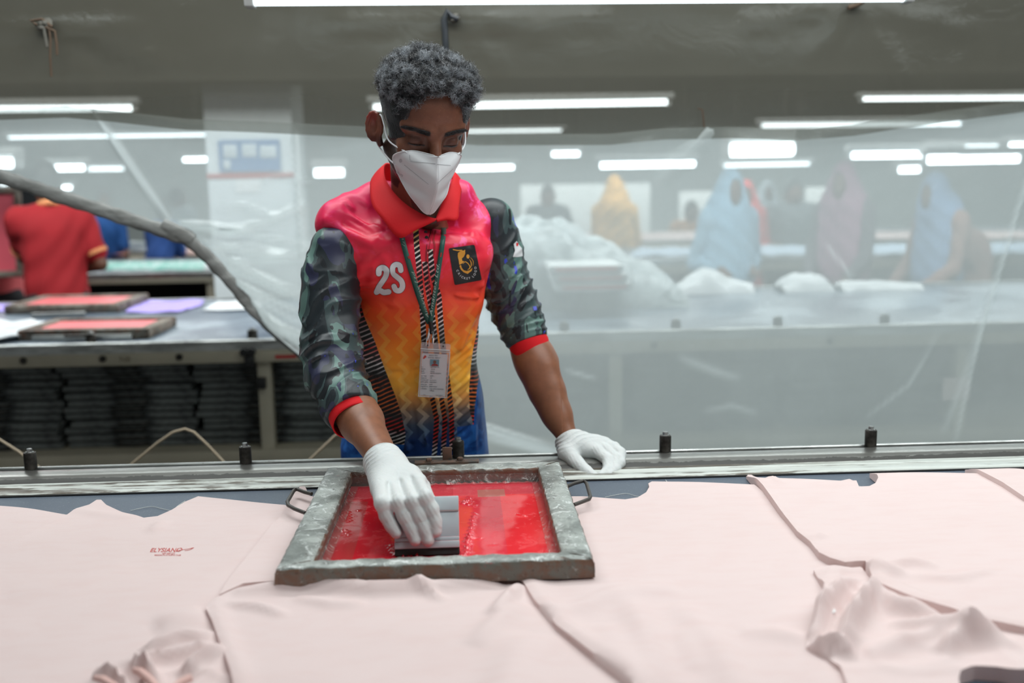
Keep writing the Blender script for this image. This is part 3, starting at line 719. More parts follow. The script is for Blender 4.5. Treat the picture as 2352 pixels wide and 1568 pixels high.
# ================================================================ people in the hall
HC = flat('hair_black', (24, 22, 22), .6); DSK = flat('skin_dark', (96, 62, 46), .55, scale=6, var=.06)
def person_far(label, pxh, y, top, facing, shirt, lower, hood=None, bend=0.0, arms='down', scale=1.0, hem=.95, long=False, skin=None, trim=None, bulk=1.0, wide=None, tuck=False, group='workers in the hall'):
    """pxh: pixel column of the head; top: pixel row of the crown; facing: yaw of the chest (0 = towards the camera)"""
    T = P(pxh, top, y=y); hgt = T.z*1.0; s = scale; x0 = T.x
    t = thing('person', label, 'person', (x0, y, 0), group, facing); wide = wide or (.74 if hood is not None else .88); t.scale = (wide, wide, 1)
    # local frame: -y is where the chest looks, z up; hips at .52 h
    Hh = hgt; hip = .53*max(1.45, Hh/(1-.22*bend))*s*.98; fw = -bend*.42
    sh = Vector((0, fw*.85, min(Hh-.24, hip+.44*math.cos(bend*.9)))); neck = Vector((0, fw*.95, sh.z+.055)); hd = Vector((0, fw-.02, Hh-.115))
    w = .165*bulk; h = .011
    aL = {'down': [(w+.02, fw*.8, sh.z-.03), (w+.06, fw*.7, sh.z-.29), (w+.03, fw*.8-.10, sh.z-.50)],
          'work': [(w+.02, fw*.8, sh.z-.03), (w+.05, fw*.8-.08, sh.z-.27), (w-.04, fw-.30, sh.z-.42)],
          'bent': [(w+.02, fw*.8, sh.z-.03), (w+.09, fw*.8+.05, sh.z-.26), (w-.05, fw-.14, sh.z-.30)]}[arms]
    aR = [(-a, b, c) for a, b, c in aL]
    if tuck: aL = [(w+.02, fw*.8, sh.z-.03), (w-.02, fw*.8-.16, sh.z-.22), (w-.14, fw-.34, sh.z-.24)]
    def body(X, Y, Z, e=0):
        d = ell(X, Y, Z, hd, (.076, .092, .112)); d = smin(d, ell(X, Y, Z, hd+Vector((0, -.075, -.035)), (.016, .02, .022)), .02)
        d = np.minimum(d, ell(X, Y, Z, hd+Vector((.078, .005, -.005)), (.012, .02, .03))); d = np.minimum(d, ell(X, Y, Z, hd+Vector((-.078, .005, -.005)), (.012, .02, .03)))
        d = smin(d, cap(X, Y, Z, hd-Vector((0, 0, .06)), neck-Vector((0, 0, .05)), .05, .055), .03)
        d = smin(d, torso(X, Y, Z, -.008), .03)
        for A in (aL, aR):
            d = smin(d, chain(X, Y, Z, A, [.047, .039, .026]), .03)
            q = Vector(A[2]); d = smin(d, ell(X, Y, Z, q+Vector((0, -.05, -.02)), (.036, .055, .022)), .02)
        for sx in (-1, 1): d = smin(d, chain(X, Y, Z, [(sx*.09, .02, hip-.02), (sx*.10, 0, hip*.52), (sx*.10, .03, .07)], [.085, .055, .04]), .03); d = smin(d, cap(X, Y, Z, (sx*.10, .03, .045), (sx*.11, -.13, .035), .042, .03), .02)
        return d
    def torso(X, Y, Z, e):
        d = cap(X*.80, Y, Z, Vector((0, fw*.75, sh.z-.10)), Vector((0, 0, hip)), .115*bulk+e, .105*bulk+e)
        return smin(d, smin(cap(X, Y, Z, (w*.85, fw*.82, sh.z-.02), (-w*.85, fw*.82, sh.z-.02), .065+e, .065+e), d, .06), .05)
    lo, hi = (-.42, -.75, 0), (.42, .3, Hh+.03)
    local('body', sdf('body', body, lo, hi, .012), skin or DSK, t)
    hemz = hip-.12 if not long else .35
    def shirt_f(X, Y, Z):
        d = torso(X, Y, Z, .014); zz = np.clip((hip+.05-Z)/.6, 0, 1)
        sk = cap(X*.85, Y, Z, (0, 0, hip+.05), (0, .01, hemz), .125*bulk, (.135 if not long else .22)*bulk); d = smin(d, sk, .05)
        for A in (aL, aR):
            q = Vector(A[0]).lerp(Vector(A[1]), .72) if not (hood or long) else Vector(A[1]).lerp(Vector(A[2]), .7)
            d = smin(d, chain(X, Y, Z, [A[0], q] if not (hood or long) else [A[0], A[1], q], [.066, .062] if not (hood or long) else [.064, .054, .042]), .035)
        d = d+.006*np.sin(X*40+Z*26)*np.sin(Z*21+Y*30)
        d = smax(d, hemz-Z, .01); d = np.maximum(d, -(cap(X, Y, Z, hd, neck+Vector((0, 0, -.02)), .066, .060)))
        return d
    local('shirt', sdf('shirt', shirt_f, lo, hi, .012), shirt, t)
    if trim is not None:
        for A in (aL, aR):
            a, b = Vector(A[0]), Vector(A[1]); q = a.lerp(b, .74); dd = (b-a).normalized(); local('sleeve_trim', MB().tube([q-dd*.012, q+dd*.008], [.066, .065], 18), trim, t)
        mb = MB()
        mb.tube([neck+Vector((.062*math.cos(k*.42), .062*math.sin(k*.42)*1.05, -.004+.018*math.sin(k*.42))) for k in range(15)], .017, 8, closed=True)
        local('collar_trim', mb, trim, t)
    def low(X, Y, Z):
        d = None
        for sx in (-1, 1):
            c = chain(X, Y, Z, [(sx*.085, .02, hip-.02), (sx*.10, 0, hip*.52), (sx*.10, .03, .09)], [.105, .078, .062]); d = c if d is None else smin(d, c, .03)
        return smax(smin(d, cap(X, Y, Z, (-.06, .01, hip), (.06, .01, hip), .115, .115), .03), Z-hip-.06, .01)
    if not long: local('trousers', sdf('trousers', low, lo, (.42, .3, hip+.1), .013), lower, t)
    if hood is not None:
        def hood_f(X, Y, Z):
            d = ell(X, Y, Z, hd+Vector((0, .014, .006)), (.104, .118, .132)); d = smin(d, cap(X, Y, Z, hd-Vector((0, -.02, .06)), sh+Vector((0, .02, .02)), .10, .14), .06)
            d = smin(d, cap(X*.75, Y, Z, sh+Vector((0, .0, -.02)), sh+Vector((0, -.01, -.32)), .150, .165), .08)+.006*np.sin(X*36+Z*30)*np.sin(Z*24)
            face = ell(X, Y, Z, hd+Vector((0, -.10, -.004)), (.058, .080, .080)); return np.maximum(d, -face)
        local('veil', sdf('veil', hood_f, (-.3, -.75, sh.z-.55), hi[:2]+(Hh+.06,), .011), hood, t)
    else:
        def hair_f(X, Y, Z):
            d = ell(X, Y, Z, hd+Vector((0, .012, .012)), (.083, .098, .116)); cut = ell(X, Y, Z, hd+Vector((0, -.09, -.05)), (.09, .085, .10)); return np.maximum(np.maximum(d, -cut), (hd.z-.045)-Z)
        local('hair', sdf('hair', hair_f, (-.12, -.6, Hh-.25), (.12, .2, Hh+.04), .010), HC, t)
    return t
cl = lambda n, c: flat(n, c, .85, scale=8, var=.15)
dkc = cl('dark_trousers', (26, 27, 32))
p1 = person_far('man in a red polo with orange trim seen from behind at the far table', 104, 5.35, 372, math.radians(205), cl('red_polo', (158, 18, 28)), dkc, trim=cl('orange_trim', (225, 150, 100)), arms='bent', skin=DSK, bulk=1.08, bend=.10, wide=.84, tuck=True)
person_far('man in a dark blue shirt bending over a table beyond the hem', 352, 7.75, 452, math.radians(165), cl('dark_blue_shirt', (34, 74, 140)), dkc, bend=.45, arms='work', wide=.62)
person_far('worker in a blue shirt reaching down beside the red polo man', 236, 8.0, 432, math.radians(20), cl('blue_shirt', (30, 84, 150)), dkc, bend=.2, arms='work', wide=.60)
person_far('fair haired man in a pale striped shirt left of the pillar', 404, 9.8, 428, math.radians(150), cl('pale_stripe_shirt', (150, 160, 165)), dkc, arms='down')
person_far('woman in a salmon tunic at the left edge holding a screen', -22, 6.0, 425, math.radians(-60), cl('salmon_tunic', (214, 96, 100)), dkc, arms='work')
person_far('dim grey clothed worker just right of the sleeve, above the wrapped pile', 1258, 9.8, 425, 0, cl('grey_clothes', (90, 98, 102)), dkc, arms='bent')
person_far('woman in a yellow ochre veil and tunic', 1412, 7.75, 408, math.radians(160), cl('ochre_tunic', (214, 160, 78)), dkc, hood=cl('ochre_veil', (226, 168, 80)), arms='work', long=True)
person_far('small figure in an orange top left of the blue veiled woman', 1588, 9.9, 462, 0, cl('orange_top', (190, 130, 80)), dkc, arms='work')
person_far('woman in a long light blue veil and dress in the middle of the hall', 1676, 5.55, 393, math.radians(15), cl('light_blue_dress', (136, 172, 196)), dkc, hood=cl('light_blue_veil', (140, 178, 204)), arms='bent', long=True)
person_far('figure with a red scarf partly hidden by the blue veiled woman', 1712, 8.05, 418, 0, cl('red_tunic', (196, 60, 62)), dkc, hood=cl('red_scarf', (224, 70, 66)), arms='bent', long=True)
person_far('dark clothed figure with a pale cap behind the blue veiled woman', 1762, 10.0, 418, 0, cl('navy_clothes', (70, 80, 92)), dkc, hood=cl('pale_cap', (190, 204, 212)), arms='down')
person_far('tall dark clothed worker between the blue and the plum veiled women', 1822, 8.1, 412, 0, cl('charcoal_clothes', (88, 94, 98)), dkc, arms='bent', bulk=1.1)
person_far('woman in a plum veil leaning to the left, black lower dress', 1952, 5.6, 378, math.radians(-45), cl('dark_dress', (84, 78, 84)), dkc, hood=cl('plum_veil', (146, 104, 124)), arms='work', long=True, bend=.2)
person_far('bent worker in a blue veil and rust coloured dress at the right', 2235, 5.7, 402, math.radians(-70), cl('rust_dress', (150, 116, 106)), dkc, hood=cl('blue_veil', (122, 150, 186)), arms='work', long=True, bend=.9, bulk=1.1)
# dark wall chart with a white letter beside the salmon tunic, and the screen she holds
p = P(30, 500, y=9.6); t = thing('dark_banner', 'black banner with a large white letter A behind the red polo man', 'banner', (p.x, 9.6, 0))
put('board', MB().box((p.x, 9.6, 1.12), (.62, .03, .80)), flat('banner_black', (18, 20, 24), .6), t)
put('stand', MB().tube([(p.x-.25, 9.62, 0), (p.x-.25, 9.62, 1.0)], .015).tube([(p.x+.25, 9.62, 0), (p.x+.25, 9.62, 1.0)], .015), M['black'], t)
for s_, q in (('A', (30, 538)),):
    v, f = text_polys(s_, .34); c = P(*q, y=9.58); put('lettering', mesh_from('lettering', np.c_[v[:, 0]+c.x, np.full(len(v), 9.580), v[:, 1]+c.z].tolist(), f, False), flat('banner_white', (230, 232, 232)), t)
p = P(-12, 535, y=5.75); t = thing('held_screen', 'red screen frame held upright by the woman at the left edge', 'screen frame', (p.x, 5.75, p.z), None, .3)
local('frame', bar_frame(.30, .50, .04, .035), M['oldframe'], t); local('mesh', MB().box((0, 0, .006), (.24, .44, .003)), flat('pink_mesh', (214, 80, 96), .5), t)
t.rotation_euler = (math.radians(80), 0, .1)
# ================================================================ the near print table
TR = -0.0085   # the table runs almost square to the room
tN = thing('print_table', 'near print table with a blue grey rubber top and an aluminium rail', 'table', (0, 0, 0), None, TR)
XL, XR = -2.3, 2.7
local('tabletop', MB().box(((XL+XR)/2, 1.205, .83), (XR-XL, 1.22, .038), bev=.002), M['mat'], tN)
local('underframe', MB().box(((XL+XR)/2, .64, .77), (XR-XL, .05, .08), bev=.004).box(((XL+XR)/2, 1.9, .77), (XR-XL, .12, .08), bev=.004), M['cream'], tN)
for x in (-1.9, -.2, 1.5, 2.5):
    for y in (.65, 1.9): local('leg', MB().box((x, y, .37), (.05, .05, .74), bev=.004), M['cream'], tN)
# rail materials
m = Mat('rail_strip'); n = m.noise(3.5, 6, .7, stretch=(.35, 6, 6), dist=1.2); x, y, z = m.xyz(); sp = m.noise(70, 4, .6, stretch=(.3, 1, 1))
c = m.mix((n+sp*.25).ss(.60, .68), (196, 200, 194), (92, 84, 74)); c = m.mix(m.noise(9, 4, .6, stretch=(.4, 3, 3)).ss(.58, .7)*.6, c, (150, 148, 138))
M['strip'] = m.done(m.bsdf(c, .35, .25, bump=m.bump(n, .2, .001)))
m = Mat('rail_tube'); x, y, z = m.xyz(); n = m.noise(60, 4, .75, stretch=(.45, 1, 1)); w = m.noise(5, 3, .5, stretch=(.5, 1, 1))
lim = (y*-1).pl([(-1.897, 0), (-1.888, .55), (-1.876, .70), (-1.872, .75)]) # chipped black coating low on the front face
ch = (n+w*.35-.17+lim-.62).gt(.30)
c = m.mix(m.noise(5, 5, .6, stretch=(.3, 5, 5)), (128, 126, 122), (172, 172, 168)); c = m.mix(ch, c, (56, 55, 52))
M['railtube'] = m.done(m.bsdf(c, ch*.25+.28, (ch*-.8)+.85, bump=m.bump(ch, .3, .0006)))
pr = lambda *q: list(q)
local('rail_strip', MB().extr(pr((1.809, .80), (1.809, .852), (1.812, .8535), (1.838, .8535), (1.840, .8525), (1.843, .8525), (1.845, .8540), (1.860, .8540), (1.861, .851), (1.8635, .851), (1.8645, .8535), (1.874, .8535), (1.874, .80)), XL, XR, 60), M['strip'], tN)
local('rail_tube', MB().extr(pr((1.8742, .80), (1.8742, .8535), (1.877, .8555), (1.888, .8565), (1.896, .8600), (1.905, .8620), (1.930, .8620), (1.941, .8605), (1.9455, .857), (1.946, .80)), XL, XR, 120), M['railtube'], tN)
local('rail_slot', MB().extr(pr((1.9462, .80), (1.9462, .850), (1.9565, .850), (1.9565, .80)), XL, XR), M['black'], tN)
local('rail_lip', MB().extr(pr((1.9567, .79), (1.9567, .8605), (1.958, .862), (1.9625, .862), (1.964, .8605), (1.964, .79)), XL, XR, 20), M['alu'], tN)
local('sealing_strip', MB().extr(pr((1.8045, .80), (1.8045, .8515), (1.8088, .8520), (1.8088, .80)), XL, XR, 200), flat('black_sealant', (26, 26, 26), .8), tN)
# guide pins in the slot
for a, b, l in ((57, 1085, 'leftmost, by the zigzag cord'), (557, 1072, 'left of the worker, beside the cream post'), (1053, 1055, 'right behind the screen bracket'), (1533, 1042, 'right of his gloved fist'), (2008, 1028, 'rightmost')):
    p = P(a, b, z=.862); pin('guide_pin', p.x, 1.951-.0085*p.x, .861, .0118, .0335, 'black steel guide pin on the near rail, '+l, 'guide pins on the near rail')
# loose threads on the rubber
th = flat('white_thread', (222, 224, 220), .9)
def thread(pts, lab, nm='thread', r=.0005):
    w = [P(a, b, z=.8505) for a, b in pts]; q = []
    for i in range(len(w)-1):
        for k in range(6):
            t = k/6; a0 = w[max(i-1, 0)]; a1, a2 = w[i], w[i+1]; a3 = w[min(i+2, len(w)-1)]
            q.append(.5*((2*a1)+(a2-a0)*t+(2*a0-5*a1+4*a2-a3)*t*t+(3*a1-a0-3*a2+a3)*t**3))
    q.append(w[-1])
    return tag(put('loose_thread', MB().tube(q, r, 5), th, loc=w[0]), lab, 'thread')
thread([(300, 1172), (345, 1163), (372, 1168), (395, 1173)], 'white thread on the rubber in the neck gap of the printed panel')
thread([(360, 1190), (385, 1180), (410, 1160), (425, 1150)], 'white thread along the neck curve of the printed panel')
thread([(1390, 1141), (1436, 1133), (1462, 1139), (1482, 1140)], 'white thread right of the screen\'s right handle')
thread([(1760, 1108), (1790, 1106), (1812, 1116)], 'short white thread by the rolled panel corner')
thread([(1775, 1100), (1800, 1108), (1830, 1112), (1845, 1118)], 'curly white thread by the rolled panel corner')
thread([(1932, 1119), (1958, 1113), (1985, 1119), (2014, 1123)], 'white thread in the gap of the fourth panel')
thread([(2282, 1095), (2310, 1094), (2345, 1100)], 'white thread at the right edge above the last panel')
thread([(1529, 1102), (1533, 1107)], 'tiny white thread above the third panel')
# ================================================================ pink garment panels
m = Mat('pale_pink_jersey'); x, y, z = m.xyz(); n = m.noise(3, 4, .5)
kn = m.noise(900, 1, .5, stretch=(1, .45, 1)); sl = m.noise(60, 3, .6, stretch=(.3, 1, 1))
c = m.mix(n, (223, 205, 202), (228, 211, 209)); c = m.mix(sl.ss(.4, .7)*.25, c, (219, 193, 189))
di = m.bsdf(c, .95, bump=m.bump(kn, .25, .0004), spec=.1, sheen=.08)
M['pink'] = m.done(m.shmix(.16, di, m.sh('Translucent', (236, 180, 168))))
M['pinkhem'] = flat('pink_hem', (226, 186, 178), .95)
zc = .8500
def ridges(x, y, R):
    z = np.zeros_like(x)
    for pl, w, h, sharp in R:
        D, T = seg_dist(x, y, [tuple(P(a, b, z=.853))[:2] for a, b in pl]); e = np.clip(np.sin(T*math.pi), 0, 1)**.5
        z += 1.9*h*e*np.exp(-(D/w)**sharp)
    return z
def panel(name, label, pts, lift, R, edges=(), h=.009, seed=0, mess=0.0, med=.0016, th=.0011, cat='fabric panel'):
    w = [P(a, b, z=.853) for a, b in pts]; v, f = cloth_grid([(p.x, p.y) for p in w], h); x, y = v[:, 0], v[:, 1]
    r = np.random.default_rng(seed); ph = r.uniform(0, 6.28, 8)
    z = ridges(x, y, R)
    z += med*2.2*(.5+.5*np.sin(x*19+ph[0]+2*np.sin(y*9+ph[1])))*(.5+.5*np.sin(y*23-x*7+ph[2]))
    if mess:
        q = x*np.cos(ph[3])+y*np.sin(ph[3]); s_ = -x*np.sin(ph[3])+y*np.cos(ph[3])
        z += mess*(1-np.abs(np.sin(q*38+2.2*np.sin(s_*21+ph[4]))))**1.6*(.6+.4*np.sin(s_*30+ph[5]))+mess*.5*(1-np.abs(np.sin(s_*46+1.7*np.sin(q*33+ph[6]))))**2
    for pl, wd, hh in edges:  # a lifted, curled edge
        D, T = seg_dist(x, y, [tuple(P(a, b, z=.853))[:2] for a, b in pl]); e = np.clip(np.sin(T*math.pi), 0, 1)**.4
        z += hh*e*np.exp(-(np.maximum(D-wd*.55, 0)/wd)**2)*(1-.35*np.exp(-(D/(wd*.25))**2))
    tp = np.clip((y-1.70)/.10, 0, 1); tp = tp*tp*(3-2*tp); lf = lift*(1-tp)+(.0005+lift*.13)*tp
    me = cloth_solid(name, v, f, zc+lf+z, th, zc+.0003)
    return tag(put(name, me, M['pink'], loc=(float(x.mean()), float(y.mean()), .85)), label, cat, 'pink garment panels on the near table')
panel('garment_panel', 'pale pink panel at the far left edge, under the printed one', [(-330, 1128), (0, 1160), (80, 1170), (155, 1180), (230, 1270), (280, 1420), (200, 1560), (0, 1720), (-500, 1700)], .0012, [], seed=1)
pB = panel('garment_panel', 'pink panel with a small red ELYSIAN print, left of the screen', [(155, 1180), (176, 1166), (205, 1157), (222, 1146), (232, 1146), (244, 1158), (280, 1175), (330, 1190), (362, 1186), (395, 1170), (425, 1150), (455, 1137), (520, 1144), (655, 1160), (700, 1200), (700, 1330), (600, 1420), (620, 1500), (600, 1720), (-450, 1720), (-320, 1420), (0, 1262), (80, 1218)], .0026,
      [([(350, 1225), (368, 1205), (380, 1198)], .010, .003, 2), ([(20, 1370), (150, 1345), (300, 1300)], .03, .002, 2), ([(360, 1440), (430, 1425), (480, 1410)], .03, .006, 2), ([(170, 1168), (240, 1182), (320, 1190)], .012, .002, 2)], edges=[([(155, 1180), (100, 1208), (0, 1262)], .006, .0018)], seed=2)
panel('garment_panel', 'crumpled pink sleeve ends at the bottom left, beside the folded panel', [(215, 1562), (228, 1548), (262, 1528), (300, 1505), (340, 1482), (390, 1462), (440, 1452), (490, 1447), (560, 1500), (620, 1720), (180, 1720), (190, 1600)], .0045,
      [([(330, 1500), (420, 1480), (490, 1470)], .012, .010, 2), ([(290, 1540), (390, 1525), (500, 1495)], .010, .011, 2), ([(420, 1560), (470, 1530), (515, 1510)], .009, .012, 2), ([(310, 1540), (330, 1556), (360, 1580)], .006, .016, 2), ([(215, 1560), (260, 1572), (300, 1600)], .006, .012, 2)], h=.006, seed=3, mess=.008)
panel('garment_panel', 'pink panel folded back below the screen, bottom centre', [(478, 1402), (500, 1384), (540, 1366), (600, 1354), (700, 1352), (820, 1354), (900, 1350), (1060, 1346), (1205, 1336), (1290, 1360), (1400, 1480), (1560, 1720), (575, 1720), (545, 1620), (530, 1560), (505, 1490), (488, 1440), (474, 1415)], .0090,
      [([(540, 1375), (700, 1362), (860, 1372), (1000, 1365), (1150, 1350)], .012, .010, 2), ([(520, 1400), (600, 1408), (660, 1425)], .008, .005, 2), ([(680, 1385), (760, 1400), (840, 1398)], .010, .004, 2), ([(940, 1360), (990, 1376), (1020, 1390)], .007, .005, 2),
       ([(1130, 1430), (1160, 1400), (1195, 1355)], .010, .008, 2), ([(1090, 1500), (1150, 1440), (1200, 1400)], .016, .005, 2), ([(1120, 1720), (1180, 1560), (1215, 1470)], .03, .006, 2)],
      edges=[([(500, 1384), (478, 1402), (488, 1440), (505, 1490), (530, 1560), (545, 1620)], .014, .007)], seed=4, h=.007)
panel('garment_panel', 'pink panel under the screen that spreads out to its right', [(652, 1190), (668, 1150), (688, 1118), (697, 1111), (703, 1122), (712, 1150), (800, 1165), (1200, 1160), (1318, 1150), (1345, 1150), (1400, 1155), (1436, 1158), (1465, 1154), (1484, 1143), (1491, 1130), (1489, 1114), (1497, 1106), (1560, 1110), (1650, 1117), (1732, 1122), (1800, 1180), (1960, 1290), (2060, 1400), (2080, 1480), (2150, 1530), (2200, 1580), (2150, 1720), (1560, 1720), (1490, 1640), (1420, 1575), (1345, 1515), (1280, 1462), (1228, 1400), (1200, 1350), (1188, 1336), (1100, 1330), (700, 1340), (560, 1352), (505, 1378), (520, 1350), (580, 1275), (625, 1215)], .0115,
      [([(1260, 1430), (1340, 1410), (1420, 1378), (1560, 1365)], .020, .005, 2), ([(1440, 1380), (1480, 1470), (1520, 1600)], .022, .006, 2), ([(1560, 1400), (1640, 1500), (1720, 1640)], .022, .005, 2), ([(1700, 1470), (1780, 1475), (1900, 1500)], .016, .004, 2), ([(1380, 1450), (1450, 1560), (1480, 1640)], .02, .005, 2), ([(1560, 1460), (1600, 1560)], .014, .003, 2)],
      edges=[([(1188, 1336), (1200, 1350), (1228, 1400), (1280, 1462), (1345, 1515), (1420, 1575), (1490, 1640)], .018, .010)], seed=5, h=.0075, med=.0012)
panel('garment_panel', 'crumpled pink sleeve bunched up at the lower right', [(1868, 1332), (1884, 1318), (1925, 1318), (1975, 1330), (2040, 1380), (2200, 1430), (2400, 1480), (2700, 1560), (2700, 1690), (2400, 1585), (2352, 1574), (2290, 1560), (2240, 1556), (2205, 1566), (2200, 1580), (2205, 1610), (2100, 1720), (1960, 1640), (1930, 1560), (1900, 1535), (1852, 1512), (1850, 1500), (1868, 1455), (1880, 1405), (1892, 1372)], .0150,
      [([(1870, 1500), (1890, 1440), (1930, 1395), (1985, 1370)], .012, .016, 2), ([(1930, 1530), (1950, 1470), (1990, 1415), (2010, 1380)], .011, .018, 2), ([(1990, 1530), (2080, 1500), (2200, 1490), (2340, 1510)], .014, .008, 2), ([(2040, 1460), (2150, 1480), (2250, 1500)], .012, .010, 2), ([(1860, 1510), (1910, 1525), (1960, 1530)], .007, .012, 2), ([(2160, 1530), (2210, 1500), (2300, 1490)], .010, .012, 2), ([(2000, 1390), (2060, 1430), (2180, 1460)], .014, .012, 2)], h=.006, seed=6, mess=.006, edges=[([(1930, 1318), (1892, 1372), (1880, 1405), (1868, 1455), (1850, 1500)], .008, .006)])
panel('garment_panel', 'wide pink panel with a neck cut-out, right of the screen', [(1714, 1096), (1718, 1090), (1726, 1090), (1742, 1103), (1765, 1113), (1772, 1107), (1778, 1107), (1786, 1115), (1850, 1120), (1930, 1126), (1950, 1122), (1958, 1126), (1966, 1126), (1972, 1140), (1996, 1139), (2010, 1132), (2016, 1120), (2013, 1107), (1997, 1093), (2050, 1097), (2150, 1102), (2262, 1108), (2400, 1140), (2700, 1190), (2700, 1600), (2500, 1525), (2352, 1480), (2260, 1462), (2180, 1440), (2100, 1412), (2040, 1388), (2006, 1368), (1996, 1345), (1986, 1322), (1966, 1322), (1940, 1324), (1905, 1312), (1880, 1298), (1860, 1272), (1830, 1248), (1790, 1195), (1752, 1140), (1728, 1112)], .0205,
      [([(1860, 1265), (1880, 1258), (1900, 1262)], .006, .004, 2), ([(2030, 1330), (2090, 1320), (2150, 1330)], .010, .006, 2), ([(2080, 1352), (2200, 1358), (2280, 1335)], .008, .004, 2), ([(1760, 1110), (1776, 1116), (1790, 1135)], .005, .003, 2), ([(1990, 1330), (2040, 1345), (2080, 1345)], .012, .007, 2)],
      edges=[([(1718, 1094), (1728, 1112), (1752, 1140), (1790, 1195), (1830, 1248), (1860, 1272), (1880, 1298)], .006, .004), ([(1870, 1290), (1905, 1312), (1940, 1324), (1966, 1322), (1986, 1322), (1996, 1345), (2006, 1368), (2100, 1412), (2260, 1462), (2352, 1480), (2500, 1525), (2600, 1560)], .018, .009)], seed=7, h=.0075, med=.0010)
panel('garment_panel', 'narrow pink panel corner cut by the right edge', [(2216, 1088), (2220, 1083), (2240, 1084), (2257, 1081), (2264, 1088), (2290, 1094), (2352, 1106), (2700, 1135), (2700, 1340), (2420, 1214), (2352, 1176), (2300, 1140), (2250, 1112)], .0265, [], edges=[([(2220, 1092), (2250, 1112), (2300, 1140), (2352, 1176), (2420, 1214), (2600, 1300)], .005, .003)], seed=8, med=.0008)
# lint and stickers
p = P(2230, 1083, z=.87); tag(put('lint_scrap', MB().box((p.x-.004, p.y, .858), (.012, .014, .006), Matrix.Rotation(.5, 3, 'Z'), bev=.002), th, loc=p), 'scrap of white lint at the tip of the rightmost panel', 'scrap')
p = P(1903, 1403, z=.878); tag(put('round_sticker', MB().lathe([(.0085, 0), (.0085, .0006)], (p.x, p.y, .8790), 16), flat('sticker_white', (235, 240, 240), .3), loc=p), 'small round white sticker on the crumpled sleeve at the right', 'sticker')
# rolled sleeve hems at the bottom left
for k, (pl, l) in enumerate((([(218, 1556), (236, 1560), (262, 1576), (280, 1600)], 0), ([(308, 1538), (322, 1542), (345, 1562), (372, 1592)], 1), ([(396, 1580), (415, 1566), (438, 1556)], 2))):
    o = put('rolled_edge', MB().tube([P(a, b, z=.872) for a, b in pl], [.003, .0045, .0045, .003][:len(pl)], 10), M['pinkhem']); pr_ = bpy.data.objects['garment_panel.002']; o.parent = pr_; o.data.transform(Matrix.Translation(-pr_.location))
# the red print
redp = flat('red_print', (196, 74, 70), .8); zt = .8560
def flat_text(txt, px, py, wpx, hpx, shear=0, space=1.0, lift=0, name='lettering'):
    v, f = text_polys(txt, 1, shear=shear, align='LEFT', space=space, off=.01); w = v[:, 0].max()-v[:, 0].min(); h = v[:, 1].max(); V = []
    for a, b, _ in v:
        q = P(px+(a-v[:, 0].min())/w*wpx, py-b/h*hpx, z=zt); V.append((q.x, q.y, 0))
    return np.array(V), f
mb = MB()
v, f = flat_text('ELYSIAN', 344, 1263, 62, 9, shear=.45); mb.add(v, f)
v, f = flat_text('NEW YORK CITY', 372, 1268, 30, 3.2, shear=.3); mb.add(v, f)
v, f = flat_text('BROOKLYN ATHLETIC CLUB', 355, 1271.5, 60, 3.0); mb.add(v, f)
sw = [(404, 1262), (409, 1255), (416, 1254), (418, 1258), (410, 1262), (405, 1261), (418, 1258), (432, 1256), (445, 1253), (436, 1258), (424, 1260)]
q = [P(a, b, z=zt) for a, b in sw]
for a, b in zip(q, q[1:]):
    d = (b-a); d.z = 0; nrm = Vector((-d.y, d.x, 0)).normalized()*.0008; a0, b0 = Vector((a.x, a.y, 0)), Vector((b.x, b.y, 0)); mb.add([a0-nrm, b0-nrm, b0+nrm, a0+nrm], [(0, 1, 2, 3)])
bv = BVHTree.FromPolygons([(pB.matrix_world if False else Matrix.Translation(pB.location)) @ v_.co for v_ in pB.data.vertices], [p_.vertices[:] for p_ in pB.data.polygons])
V = []
for a in mb.v:
    hit = bv.ray_cast(Vector((a[0], a[1], 1.0)), Vector((0, 0, -1)))[0]; V.append((a[0], a[1], (hit.z if hit else .853)+.0004))
o = put('print', mesh_from('print', V, mb.f, False), redp); o.parent = pB; o.data.transform(Matrix.Translation(-pB.location))
# ================================================================ the screen being printed
m = Mat('grimy_frame'); x, y, z = m.xyz(); n = m.noise(16, 6, .7, dist=.6); w = m.noise(34, 5, .75, dist=1.5); r = m.noise(22, 5, .7); sp = m.noise(150, 3, .7)
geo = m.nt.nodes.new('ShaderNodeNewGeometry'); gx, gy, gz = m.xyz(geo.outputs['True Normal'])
c = m.mix(n.ss(.35, .65), (108, 113, 109), (164, 170, 165)); c = m.mix(w.ss(.54, .62)*.75, c, (214, 219, 217)); c = m.mix(sp.ss(.60, .68)*.7, c, (72, 66, 60))
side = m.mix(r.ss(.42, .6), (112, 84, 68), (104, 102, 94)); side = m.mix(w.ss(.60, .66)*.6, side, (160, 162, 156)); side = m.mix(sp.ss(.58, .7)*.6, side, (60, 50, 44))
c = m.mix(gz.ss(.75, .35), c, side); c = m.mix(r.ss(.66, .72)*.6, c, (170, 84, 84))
M['grime'] = m.done(m.bsdf(c, .42, .15, bump=m.bump(w+sp*.5, .6, .0016)))
ZB, ZT = .8655, .8950
cor = [tuple(P(a, b, z=c_))[:2] for a, b, c_ in ((632, 1352, ZB), (1366, 1326, ZB), (1287, 1057, ZT), (750, 1071, ZT))]
tS = thing('print_screen', 'grimy steel screen frame with wet red ink under the worker\'s hand', 'screen frame', (-.04, 1.57, ZB))
ins = [.028, .045, .038, .051]
